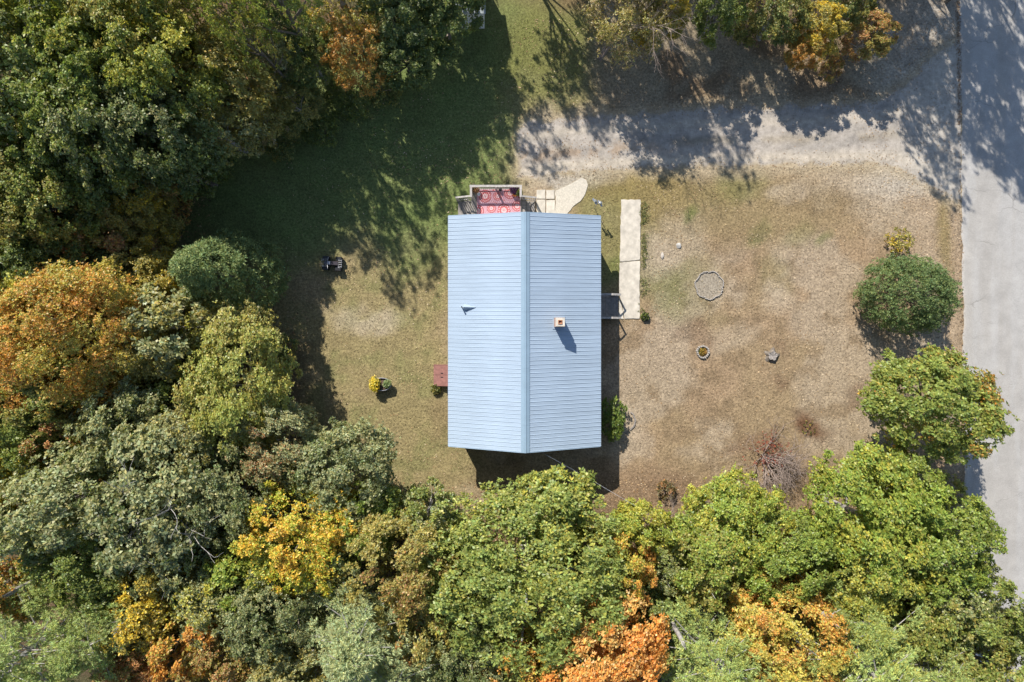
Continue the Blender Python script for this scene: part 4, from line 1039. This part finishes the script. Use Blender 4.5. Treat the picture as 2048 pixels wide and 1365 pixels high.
snag('broken grey trunk above the pine at the bottom edge', 1368, 1290, 9.3, .13, 2)
snag('broken grey trunk beside the smaller lower left pine', 232, 1262, 9.3, .15, 3)
snag('leaning grey trunk at the left edge above the corner pine', 15, 1190, 8.8, .13, 4)

q = at(1535, 905, .5); R = np.random.RandomState(9); n = 150
tips = np.stack([R.normal(size=n)*.55, R.normal(size=n)*.6, .25+.7*R.rand(n)], 1); P, fc, ca, cb = sprays(tips, norm(R.normal(size=(n, 3))+np.array((0,0,1))), 4, .10, .06, R, 1.1, .3)
solo('red_leaved_vine', 'scattered dark red leaves clinging to the bare grey shrub', 'vine', (q.x, q.y, 0), P, fc, ca, cb, (.34,.09,.05), (.20,.06,.05), .5, 'leaf', part='foliage', trunk=MB().tube([(0,0,-.05),(.1,.1,.5),(.2,.3,.9)], [.02,.015,.006], 5).mesh('stem', M['bark']))
# ------------------------------------------------------------------ paths and paving
def poly_w(pts, z=0): return [(at(x, y, z).x, at(x, y, z).y) for x, y in pts]
walk = empty('concrete_walk', at(1260, 520)); tag(walk, kind='structure'); WO = walk.location.copy()
def ragged(pts, seed, amp=.025, step=.18):
    rr = random.Random(seed); out = []
    for (x0, y0), (x1, y1) in zip(pts, pts[1:]+pts[:1]):
        n = max(1, int(math.hypot(x1-x0, y1-y0)/step))
        for k in range(n): out.append((x0+(x1-x0)*k/n+rr.gauss(0, amp), y0+(y1-y0)*k/n+rr.gauss(0, amp)))
    return out
def slab(pts, seed, z1, name, mat, parent, off, amp=.012):
    q = [(x-off.x, y-off.y) for x, y in ragged(pts, seed, amp)]
    n = len(q); cxm = sum(a for a, b in q)/n; cym = sum(b for a, b in q)/n
    mb = MB(); mb.prism(q, -.05, z1-.015)
    ins = [(x+(cxm-x)*.012, y+(cym-y)*.012) for x, y in q]; mb.prism(ins, z1-.016, z1)
    return mb.build(name, mat, parent)
slab(poly_w([(1239.2,524.5),(1279.8,520.5),(1281,400),(1242.5,400)]), 1, .065, 'slab', M['concrete'], walk, WO)
slab(poly_w([(1237.5,589),(1239.1,526),(1279.7,522),(1279,638),(1248.5,638),(1245,615),(1240,596)]), 2, .06, 'slab', M['concrete'], walk, WO)
slab(poly_w([(1237,638),(1237.4,591),(1239.4,598),(1244,616),(1247.3,638)]), 3, .055, 'slab', M['concrete'], walk, WO)
pav = empty('paved_path', at(1092, 403)); tag(pav, kind='structure'); PO = pav.location.copy()
for k, q in enumerate([(1073.2,380.5,1090.6,398),(1092.2,381,1109,398.5),(1073,400,1090.5,437),(1092.3,400.8,1109.6,437)]):
    slab(poly_w([(q[0],q[3]),(q[2],q[3]),(q[2],q[1]),(q[0],q[1])]), 10+k, .045+.004*(k % 2), 'paver', M['concrete'], pav, PO, .006)
pad = empty('concrete_pad', at(1140, 395)); tag(pad, kind='structure')
slab(poly_w([(1110.5,440),(1130,440),(1137,428),(1144,415),(1151,410),(1160,403),(1168,395),(1172,382),(1175.5,371),(1172,361),(1163,357),(1150,363),(1130,374),(1110.5,382)][::1]), 20, .04, 'slab', M['concrete2'], pad, pad.location.copy(), .02)

# ------------------------------------------------------------------ side landing and cellar door
ld = tag(empty('side_landing', (5.7, 2.1, 0)), 'small grey wooden landing with steps on the right side of the house', 'landing'); LO = ld.location.copy()
def lb(mb, name, mat): mb.v = [(v[0]-LO.x, v[1]-LO.y, v[2]) for v in mb.v]; return mb.build(name, mat, ld)
lx0, lx1 = wx1+.04, at(1221, 0, .45).x; ly0, ly1 = at(0, 637, .4).y, at(0, 591, .4).y
for k in range(4):
    w = (lx1-lx0)/4; lb(MB().box(lx0+k*w+.006, lx0+(k+1)*w-.006, ly0, ly1, .44, .48), 'deck_board', M['wood'])
for k in range(3):
    x = lx1+.01+k*.175; lb(MB().box(x, x+.165, ly0+.03, ly1-.03, .25 if k < 2 else .10, .29 if k < 2 else .14), 'step_tread', M['wood'])
for y in (ly0, ly1):
    lb(MB().box(lx0, lx1+.36, y-.02, y+.02, .1, .43), 'stringer', M['wood'])
    for x, z in ((lx0+.06, 1.30), (lx1, 1.30), (lx1+.50, .95)): lb(MB().box(x-.04, x+.04, y-.045, y+.045, 0, z), 'rail_post', M['wood_pale'])
    lb(MB().bar((lx0, y, 1.33), (lx1+.02, y, 1.33), .12, .035), 'top_rail', M['wood_pale']); lb(MB().bar((lx1+.03, y, 1.32), (lx1+.56, y, .97), .12, .035), 'top_rail', M['wood_pale'])
    lb(MB().bar((lx0, y, .85), (lx1-.04, y, .85), .03, .08), 'mid_rail', M['wood'])
cd = tag(empty('cellar_door', (-4.1, -2.1, 0)), 'reddish-brown sloping cellar door on the left side of the house', 'cellar door'); CO = cd.location.copy()
def cbd(mb, name, mat, par=None): mb.v = [(v[0]-CO.x, v[1]-CO.y, v[2]) for v in mb.v]; return mb.build(name, mat, par or cd)
x0, x1 = at(867, 0, .35).x, wx0-.03; y0, y1 = at(0, 772.5, .4).y, at(0, 729.5, .4).y; ym = (y0+y1)/2+.02
def wedge(mb, ya, yb, za, zb, t): return mb.quad_box([(x0,ya,za-t),(x1,ya,zb-t),(x1,yb,zb-t),(x0,yb,za-t),(x0,ya,za),(x1,ya,zb),(x1,yb,zb),(x0,yb,za)])
cbd(MB().quad_box([(x0+.03,y0+.03,-.05),(x1,y0+.03,-.05),(x1,y1-.03,-.05),(x0+.03,y1-.03,-.05),(x0+.03,y0+.03,.22),(x1,y0+.03,.72),(x1,y1-.03,.72),(x0+.03,y1-.03,.22)]), 'frame', M['red_door'])
for ya, yb in ((y0, ym-.008), (ym+.008, y1)):
    lf = cbd(wedge(MB(), ya, yb, .28, .78, .045), 'door_leaf', M['red_door'])
    yc = ym-.12 if ya == y0 else ym+.12
    xm = x0+.45; cbd(MB().bar((xm,yc,.28+.5*.45/(x1-x0)+.03), (xm+.15,yc,.28+.5*.60/(x1-x0)+.03), .03, .03), 'handle', M['dmetal'], lf)
for yy in (y0+.02, y1-.02): cbd(wedge(MB(), yy-.02, yy+.02, .292, .792, .02), 'edge_strip', M['red_door'])

# ------------------------------------------------------------------ garden things
# oval tub planter with yellow flowers
p = at(764, 769, .4); tub = tag(empty('tub_planter', (p.x, p.y, 0)), 'dark oval tub planter on the left lawn', 'planter')
MB().lathe([(.40,0),(.50,.42),(.545,.45),(.545,.50),(.50,.50),(.47,.46),(.45,.36)], 36, (0,0,0), 1.1, .74).build('tub', M['black'], tub, smooth=False)
MB().lathe([(.0,.385),(.456,.372)], 36, (0,0,0), 1.1, .74).build('soil', M['soil'], tub)
MB().lathe([(.546,.488),(.552,.503),(.53,.508),(.505,.503)], 36, (0,0,0), 1.1, .74).build('rim', M['greymetal'], tub, smooth=True)
def flowers(name, label, loc, R_, h, seed, col, tint, share, n=170, L=.085):
    R = np.random.RandomState(seed); d = fib(n, R, -.2); tips = d*np.array((R_, R_, h*.6))*(.55+.65*R.rand(n, 1))+np.array((0,0,h*.45)); ax = norm(d+np.array((0,0,.7)))
    P, fc, ca, cb = sprays(tips, ax, 8, L, L*.55, R, 1.25, .05)
    t = solo(name, label, 'plant', loc, P, fc, ca, cb, col, tint, share, 'leaf', part='blooms')
    tips2 = d*np.array((R_, R_, h*.6))*.75+np.array((0,0,h*.42)); P, fc, ca, cb = sprays(tips2, ax, 6, .10, .05, R, 1.2, .2)
    c = link('foliage', leaf_mesh('foliage', P, fc, ca, cb, M['leaf']), t); c.color = (.06,.11,.03,1); c['tint'] = [.09,.13,.03]; c['tint_share'] = .4
    return t
fl = flowers('yellow_chrysanthemum', 'bright yellow flowers at the left end of the oval tub planter', (p.x-.40, p.y+.02, .36), .27, .55, 4, (.66,.52,.04), (.78,.66,.14), .4, 105); fl.scale = (1, 1.5, 1)
flowers('pale_green_plant', 'pale green plant at the right end of the oval tub planter', (p.x+.34, p.y+.03, .36), .20, .28, 5, (.22,.30,.12), (.35,.40,.20), .4, 90)
q = at(1618, 858, .1); flowers('yellow_weed', 'sparse yellow-flowered weed on the dry lawn near the bare shrub', (q.x, q.y, 0), .5, .22, 31, (.50,.38,.05), (.36,.32,.08), .5, 11, .06)
# pots on the deck
def pot(name, label, px, py, r, h, mat, z=DZ):
    q = at(px, py, z+h); o = MB().lathe([(r*.7,0),(r*.95,h*.85),(r*1.08,h*.86),(r*1.08,h),(r*.9,h),(r*.85,h*.9),(0,h*.88)], 20).build(name, mat, None, (q.x, q.y, z)); return tag(o, label, 'pot'), q
_, q = pot('flower_pot', 'terracotta pot at the left corner of the entrance deck', 951, 380, .16, .28, M['terracotta'])
flowers('dried_plant', 'brown dried flowers in the terracotta pot on the deck', (q.x, q.y, DZ+.24), .17, .2, 6, (.42,.24,.12), (.36,.16,.08), .5, 60, .08)
_, q = pot('flower_pot', 'small white pot on the left side of the deck rug', 957.5, 388.5, .10, .18, M['white'])
_, q = pot('flower_pot', 'dark pot of purple flowers at the right corner of the deck', 1028.5, 381, .15, .26, M['black'])
flowers('purple_chrysanthemum', 'dark purple flowers at the right corner of the deck', (q.x, q.y, DZ+.22), .20, .25, 7, (.075,.020,.085), (.11,.03,.12), .5, 90)
_, q = pot('flower_pot', 'black pot under the leafy green plant on the deck', 1037.5, 383, .12, .22, M['black'])
flowers('green_deck_plant', 'leafy green plant on the right side of the deck', (q.x, q.y-.1, DZ+.2), .17, .25, 9, (.12,.18,.04), (.28,.26,.06), .4, 60)
q = at(1030, 388.5, DZ+.15)
pk = MB()
for k in range(10):
    a = k*.628; pk.tube([(0.03*math.cos(a),.03*math.sin(a),.0),(.10*math.cos(a),.10*math.sin(a),.04),(.115*math.cos(a),.115*math.sin(a),.10),(.08*math.cos(a),.08*math.sin(a),.165),(.015*math.cos(a),.015*math.sin(a),.17)], [.03,.045,.048,.042,.02], 7)
pko = tag(empty('pumpkin', (q.x, q.y, DZ+.01)), 'small orange pumpkin on the deck rug beside the purple flowers', 'pumpkin')
pk.build('body', plain('pumpkin_skin', (.62,.19,.02), .5, .15, 8, .4), pko, smooth=True); MB().tube([(0,0,.15),(.01,0,.2),(.03,.01,.23)], [.02,.014,.012], 6).build('stalk', M['bark'], pko)
q = at(1000, 378.5, DZ+.2)
lan = tag(empty('lantern', (q.x, q.y, DZ)), 'small dark lantern at the middle of the deck railing', 'lantern')
MB().box(-.09,.09,-.09,.09,0,.03).box(-.09,.09,-.09,.09,.26,.29).build('frame', M['black'], lan)
mb = MB()
for a, b in ((-1,-1),(1,-1),(1,1),(-1,1)): mb.box(a*.08-.01, a*.08+.01, b*.08-.01, b*.08+.01, .03, .26)
mb.build('corner_bar', M['black'], lan); MB().lathe([(.09,.29),(.03,.36),(.0,.37)], 12).build('cap', M['black'], lan); MB().box(-.07,.07,-.07,.07,.035,.255).build('pane', M['glass'], lan)
# feeder pole
p = at(1189, 417, 0)
fp = tag(empty('garden_pole', (p.x, p.y, 0)), 'thin pole with two silver trays near the upper right house corner', 'feeder pole')
MB().tube([(0,0,-.1),(0,0,1.75)], .02, 8).build('pole', M['greymetal'], fp)
MB().bar((-.22,.10,1.62),(.24,-.08,1.62), .03, .03).build('cross_arm', M['greymetal'], fp)
for k, (ox, oy) in enumerate(((-.16,.10),(.16,-.02))):
    tr = MB().quad_box([(ox-.17,oy+.15,1.50),(ox+.05,oy-.19,1.50),(ox+.13,oy-.13,1.50),(ox-.09,oy+.21,1.50),(ox-.17,oy+.15,1.56),(ox+.05,oy-.19,1.56),(ox+.13,oy-.13,1.56),(ox-.09,oy+.21,1.56)]).build('tray', M['silver'], fp)
    MB().tube([(ox,oy,1.54),(ox,oy,1.76)], .05, 10).build('feed_tube', M['dmetal'], tr)
    MB().lathe([(.10,1.75),(.02,1.82),(0,1.82)], 10, (ox,oy,0)).build('tray_roof', M['silver'], tr)
# quad bike
p = at(663.5, 527, .5)
qb = tag(empty('quad_bike', (p.x, p.y, 0), math.radians(-4)), 'small dark quad bike with grey racks parked on the shaded lawn', 'quad bike')
for sx in (-1, 1):
    for sy in (-1, 1):
        wx_, wy_ = sx*.40, sy*.30
        w = MB(); w.v = []; 
        for j, yy in enumerate((-.10, -.085, .085, .10)):
            r = (.17, .22, .22, .17)[j]
            for k in range(18): a = k*math.pi/9; w.v.append((wx_+r*math.cos(a), wy_+yy, .22+r*math.sin(a)))
        for j in range(3):
            for k in range(18): w.f.append((j*18+k, j*18+(k+1) % 18, (j+1)*18+(k+1) % 18, (j+1)*18+k))
        w.f.append(tuple(range(18))); w.f.append(tuple(range(54, 72))[::-1])
        wo = w.build('wheel', M['rubber'], qb)
        h = MB().tube([(wx_, wy_-.104, .22), (wx_, wy_+.104, .22)], .09, 12).build('hub', M['greymetal'], wo)
        MB().quad_box([(wx_-.20,wy_-.13,.44),(wx_+.20,wy_-.13,.44),(wx_+.20,wy_+.13,.44),(wx_-.20,wy_+.13,.44),(wx_-.15,wy_-.12,.49),(wx_+.15,wy_-.12,.49),(wx_+.15,wy_+.11,.51),(wx_-.15,wy_+.11,.51)]).build('fender', M['black'], qb)
MB().quad_box([(-.52,-.16,.28),(.50,-.16,.28),(.50,.16,.28),(-.52,.16,.28),(-.44,-.13,.56),(.42,-.11,.55),(.42,.11,.55),(-.44,.13,.56)]).build('body', M['dmetal'], qb)
MB().quad_box([(-.02,-.13,.56),(.44,-.13,.56),(.44,.13,.56),(-.02,.13,.56),(.02,-.10,.66),(.42,-.11,.64),(.42,.11,.64),(.02,.10,.66)]).build('saddle', plain('dark_vinyl', (.030,.024,.032), .5, .2, 9, .4), qb)
MB().quad_box([(-.22,-.12,.56),(-.04,-.12,.56),(-.04,.12,.56),(-.22,.12,.56),(-.20,-.09,.68),(-.06,-.09,.66),(-.06,.09,.66),(-.20,.09,.68)]).build('tank', M['greymetal'], qb)
MB().tube([(-.14,-.34,.80),(-.20,-.14,.76),(-.22,0,.74),(-.20,.14,.76),(-.14,.34,.80)], .014, 8).build('handlebar', M['silver'], qb)
def rack(name, xa, xb, n):
    mb = MB(); z = .70
    mb.tube([(xa,-.25,z),(xb,-.25,z),(xb,.25,z),(xa,.25,z),(xa,-.25,z)], .013, 6)
    for k in range(n): y = -.18+k*.36/(n-1); mb.tube([(xa,y,z+.005),(xb,y,z+.005)], .010, 6)
    for x in (xa+.04, xb-.04):
        for y in (-.12, .12): mb.tube([(x,y,.5),(x,y,z)], .010, 6)
    mb.build(name, M['greymetal'], qb)
rack('front_rack', -.60, -.30, 5); rack('rear_rack', .46, .66, 4)
MB().tube([(-.50,-.19,.49),(-.56,-.19,.50)], .05, 10).build('headlight', M['silver'], qb); MB().tube([(-.50,.19,.49),(-.56,.19,.50)], .05, 10).build('headlight', M['silver'], qb)
# scalloped edging ring, small stone ring, crescent edging
def edging(name, label, px, py, rfun, n, sz, z=.10, arc=(0, 2*math.pi), fillc=None, mat='stone', seed=1):
    p = at(px, py, 0); t = tag(empty(name, (p.x, p.y, 0)), label, 'stone edging'); rr = random.Random(seed); me = []
    for v in range(4):
        mb = MB(); a, b, c = sz[0]*(.9+.2*rr.random()), sz[1]*(.9+.2*rr.random()), z*(.85+.3*rr.random())
        mb.quad_box([(-a/2,-b/2,-.03),(a/2,-b/2,-.03),(a/2,b/2,-.03),(-a/2,b/2,-.03),(-a/2*.8,-b/2*.7,c),(a/2*.85,-b/2*.75,c*.95),(a/2*.8,b/2*.8,c),(-a/2*.8,b/2*.7,c*.9)]); me.append(mb.mesh('edging_stone', M[mat]))
    for k in range(n):
        a = arc[0]+(arc[1]-arc[0])*(k+.5)/n; r = rfun(a)*(1+rr.gauss(0,.012))
        o = link('edging_stone', me[k % 4], t, (r*math.cos(a), r*math.sin(a), 0)); o.rotation_euler = (rr.gauss(0,.06), rr.gauss(0,.06), a+rr.gauss(0,.1))
    if fillc is not None:
        mb = MB(); m_ = 64
        mb.v = [(rfun(2*math.pi*k/m_)*.96*math.cos(2*math.pi*k/m_), rfun(2*math.pi*k/m_)*.96*math.sin(2*math.pi*k/m_), .012) for k in range(m_)]; mb.f = [tuple(range(m_))]
        mb.build('bed_soil', fillc, t)
    return t
edging('scalloped_edging_ring', 'scalloped ring of pale edging stones on the dry lawn', 1418, 571, lambda a: .80+.085*abs(math.sin(a*3.5+.6)), 56, (.075,.095), .10, fillc=plain('bed_dry_soil', (.26,.225,.175), .95, .45, 9, .05, 0, .9, 18))
edging('stone_ring', 'small stone ring planted with yellow-orange leaves on the dry lawn', 1405, 704, lambda a: .36, 18, (.11,.12), .16, fillc=plain('bed_soil_brown', (.19,.125,.06), .95, .4, 12, .05, 0, .9, 18), seed=2)
q = at(1404, 704, .1); flowers('orange_bed_plant', 'yellow-orange plant growing inside the small stone ring', (q.x, q.y, 0.01), .20, .14, 14, (.50,.33,.06), (.40,.20,.05), .4, 50, .09)
edging('crescent_edging', 'crescent of grey edging stones right of the house shrub', 1250, 842, lambda a: .62, 13, (.10,.12), .09, arc=(-1.1, 1.0), mat='stump', seed=3)
def rock(name, label, px, py, r, seed, mat, cat='rock', sq=(1,1,.6)):
    rr = np.random.RandomState(seed); d = fib(60, rr, -1); 
    import bmesh
    bm = bmesh.new(); bmesh.ops.create_icosphere(bm, subdivisions=3, radius=1)
    nv = norm(rr.normal(size=(9, 3))); of = .55+.4*rr.rand(9)
    for v in bm.verts:
        c = np.array(v.co); m_ = min([of[j]/max(1e-3, float(c@nv[j])) for j in range(9) if c@nv[j] > .05]+[1.05]); v.co = Vector(c*min(m_, 1.05)*r*np.array(sq))
    me = bpy.data.meshes.new(name); bm.to_mesh(me); bm.free(); me.materials.append(M[mat]); p = at(px, py, 0); o = link(name, me, None, (p.x, p.y, r*sq[2]*.3)); return tag(o, label, cat)
rock('white_rock', 'white rock on the dry lawn above the scalloped ring', 1357, 492, .17, 3, 'rock'); rock('pale_rock', 'low pale rock lying left of the white rock', 1325, 512, .17, 5, 'stone', sq=(.7,1.3,.4))
rock('grey_stone', 'small grey stone on the lawn below the bare shrub', 1631, 962, .14, 7, 'stump')
# stump
p = at(1543, 712, 0); st = tag(empty('tree_stump', (p.x, p.y, 0)), 'weathered grey tree stump on the dry lawn', 'stump'); rr = random.Random(4); mb = MB(); n = 28
prof = [(.46,-.03),(.36,.06),(.30,.16),(.27,.24)]
jit = [1+.16*math.sin(5*2*math.pi*k/n+1)+rr.gauss(0,.04) for k in range(n)]
for r, z in prof:
    for k in range(n): a = 2*math.pi*k/n; f = 1+(jit[k]-1)*(1.6 if z < .1 else .9); mb.v.append((r*f*math.cos(a), r*f*math.sin(a), z+(rr.gauss(0,.02) if z > .2 else 0)))
for i in range(3):
    for k in range(n): mb.f.append((i*n+k, i*n+(k+1) % n, (i+1)*n+(k+1) % n, (i+1)*n+k))
mb.build('bark', M['bark'], st); mb2 = MB(); mb2.v = [(x*1.0, y*1.0, z+.003) for x, y, z in mb.v[3*n:]]+[(.03,-.02,.20)]; mb2.f = [(k, (k+1) % n, n) for k in range(n)]; mb2.build('cut_face', M['stump'], st)
# shed whose corner shows at the top edge
p = at(915, -40, 2.6); sd = tag(empty('garden_shed', (p.x, p.y, 0)), 'pale grey shed roof corner showing between trees at the top edge', 'shed')
sx0 = at(912,0,2.3).x-p.x-.6; sx1 = at(971,0,2.3).x-p.x; sy0 = at(0,27,2.3).y-p.y; sy1 = sy0+3.2
MB().box(sx0+.15, sx1-.15, sy0+.15, sy1-.15, 0, 2.15).build('wall', M['white'], sd)
sm = (sy0+sy1)/2; MB().quad_box([(sx0,sy0,2.2),(sx1,sy0,2.2),(sx1,sm,2.85),(sx0,sm,2.85),(sx0,sy0,2.27),(sx1,sy0,2.27),(sx1,sm,2.92),(sx0,sm,2.92)]).quad_box([(sx0,sm,2.85),(sx1,sm,2.85),(sx1,sy1,2.2),(sx0,sy1,2.2),(sx0,sm,2.92),(sx1,sm,2.92),(sx1,sy1,2.27),(sx0,sy1,2.27)]).build('roof', M['shingle'], sd)
MB().box(sx1-.14, sx1-.10, sy0+1.0, sy0+1.9, .1, 1.95).build('door', M['wood_pale'], sd)

# ------------------------------------------------------------------ stuff: grass, fallen leaves, weeds beside the walk
R = np.random.RandomState(77)
def in_house(x, y): return (x > wx0-.02) & (x < wx1+.02) & (y > wy0-.02) & (y < wy1+.02)
def blocked(x, y):
    gx = 1024+x*G0; gy = 682.5-y*G0; up, lo = drive_edges(gx)
    b = in_house(x, y) | ((gx > 1045) & (gy > up+10) & (gy < lo-8) & (gx < 1925)) | ((gx > 1925) & (gx < 2140)) | ((gx > 1236) & (gx < 1282) & (gy > 399) & (gy < 639))
    b |= (gx > 1072) & (gx < 1176) & (gy > 356) & (gy < 445); b |= (gx > 912) & (gx < 1072) & (gy > 370) & (gy < 445); b |= (gx > 865) & (gx < 900) & (gy > 728) & (gy < 775); b |= (gx > 1198) & (gx < 1240) & (gy > 585) & (gy < 640)
    return b
n = 95000
x = R.uniform(-24, 30, n); y = R.uniform(-14, 20, n); ok = ~blocked(x, y) & (fbm(x, y, .9, 61)+R.rand(n)*.35 > .52); x, y = x[ok], y[ok]; n = len(x)
hgt = .025+.035*R.rand(n); an = R.rand(n)*6.28; ww = .018+.025*R.rand(n); le = .02+.05*R.rand(n)
dx, dy = np.cos(an), np.sin(an); lx, ly = R.normal(size=n)*.05, R.normal(size=n)*.05
V = np.stack([np.stack([x-dx*ww, y-dy*ww, np.zeros(n)], 1), np.stack([x+dx*ww, y+dy*ww, np.zeros(n)], 1), np.stack([x+lx-dy*le, y+ly+dx*le, hgt], 1)], 1).reshape(-1, 3)
me = np_mesh('grass', V, np.arange(3*n).reshape(-1, 3), M['ground']); gc = ground_rgb(x, y)*(.75+.75*R.rand(n, 1)); cattr(me, 'rgb', np.repeat(gc, 3, 0))
tag(link('grass', me), 'short dry grass tufts covering the lawn', 'grass', kind='stuff')
def scatter_leaves(name, label, n, xr, yr, test, size=(.05,.10), seed=1, lo=0, hi=1, zb=.012):
    R = np.random.RandomState(seed); x = R.uniform(*xr, n); y = R.uniform(*yr, n); ok = test(x, y, R); x, y = x[ok], y[ok]; n = len(x)
    a = R.rand(n)*6.28; L = R.uniform(*size, n); W = L*R.uniform(.45, .8, n); z = zb+.012*R.rand(n)
    c, s_ = np.cos(a), np.sin(a); t1 = R.normal(size=n)*.25
    V = np.stack([np.stack([x-c*L/2, y-s_*L/2, z], 1), np.stack([x+s_*W/2, y-c*W/2, z+.012+W*t1*.3], 1), np.stack([x+c*L/2, y+s_*L/2, z+.006], 1), np.stack([x-s_*W/2, y+c*W/2, z+.012-W*t1*.3], 1)], 1).reshape(-1, 3)
    me = np_mesh(name, V, np.arange(4*n).reshape(-1, 4), M['fallen']); fattr(me, 'cb', lo+(hi-lo)*R.rand(n)); o = link(name, me); tag(o, label, 'fallen leaves', kind='stuff'); return o
def lawn_test(x, y, R):
    gx = 1024+x*G0; gy = 682.5-y*G0
    d = .10+.5*sstep(.52, .68, fbm(x, y, 2.2, 90))+.55*sstep(930, 1020, gy)*(gx > 1200)+.5*blob(gx, gy, 1880, 480, 90, 250)+.4*blob(gx, gy, 1340, 500, 70, 80)+.5*(gy < 220)*(gx > 1100)
    return (R.rand(len(x)) < d) & ~blocked(x, y)
scatter_leaves('fallen_leaves', 'pale and brown fallen leaves strewn over the lawn', 34000, (-14, 30), (-14, 20), lawn_test, (.045,.10), 5, .3, 1)
def drive_test(x, y, R):
    gx = 1024+x*G0; gy = 682.5-y*G0; up, lo = drive_edges(gx); e = np.minimum(np.abs(gy-up), np.abs(gy-lo))
    return (R.rand(len(x)) < np.exp(-e/9)*.8+.03+.5*blob(gx, gy, 1150, 300, 110, 22)+.45*(gx > 1700)*(gy < 330)*sstep(.45,.6,fbm(x, y, 1.2, 95))) & (gx < 1925)
scatter_leaves('driveway_leaves', 'brown leaves lying along the edges of the gravel driveway', 16000, (0, 28), (9, 21), drive_test, (.04,.085), 6, 0, .6)
def road_test(x, y, R):
    gx = 1024+x*G0; gy = 682.5-y*G0; e = np.abs(gx-(1919+(gy-300)*.012)); return R.rand(len(x)) < np.exp(-(e/3.2)**2)*(.2+.8*(gy < 250))
scatter_leaves('road_edge_leaves', 'dark line of leaf litter along the road edge', 26000, (26.6, 29), (-8, 22), road_test, (.05,.10), 7, 0, .35, .036)
def wood_test(x, y, R):
    gx = 1024+x*G0; gy = 682.5-y*G0; return (gx < 420) | ((gy > 960) & (gx < 1900)) | ((gx < 620) & (gy > 600))
scatter_leaves('woodland_litter', 'brown leaf litter on the woodland floor', 30000, (-26, 28), (-18, 20), wood_test, (.07,.15), 8, 0, .8)
# green weeds along the walk
n = 420; gx_ = R.normal(1287.5, 4.2, n); gy_ = R.uniform(404, 634, n); keep = fbm(gx_/G0, gy_/G0, .7, 44) > .42; gx_, gy_ = gx_[keep], gy_[keep]; n = len(gx_)
tips = np.stack([(gx_-1024)/G0, (682.5-gy_)/G0, .03+.06*R.rand(n)], 1); P, fc, ca, cb = sprays(tips, norm(np.array((0,0,1.0))+R.normal(size=(n,3))*.3), 5, .075, .035, R, 1.2, .1)
o = link('ground_cover', leaf_mesh('ground_cover', P, fc, ca, cb, M['leaf'])); o.color = (.16,.19,.06,1); o['tint'] = [.24,.22,.09]; o['tint_share'] = .4; tag(o, 'strip of green weeds along the right side of the concrete walk', 'weeds', kind='stuff')
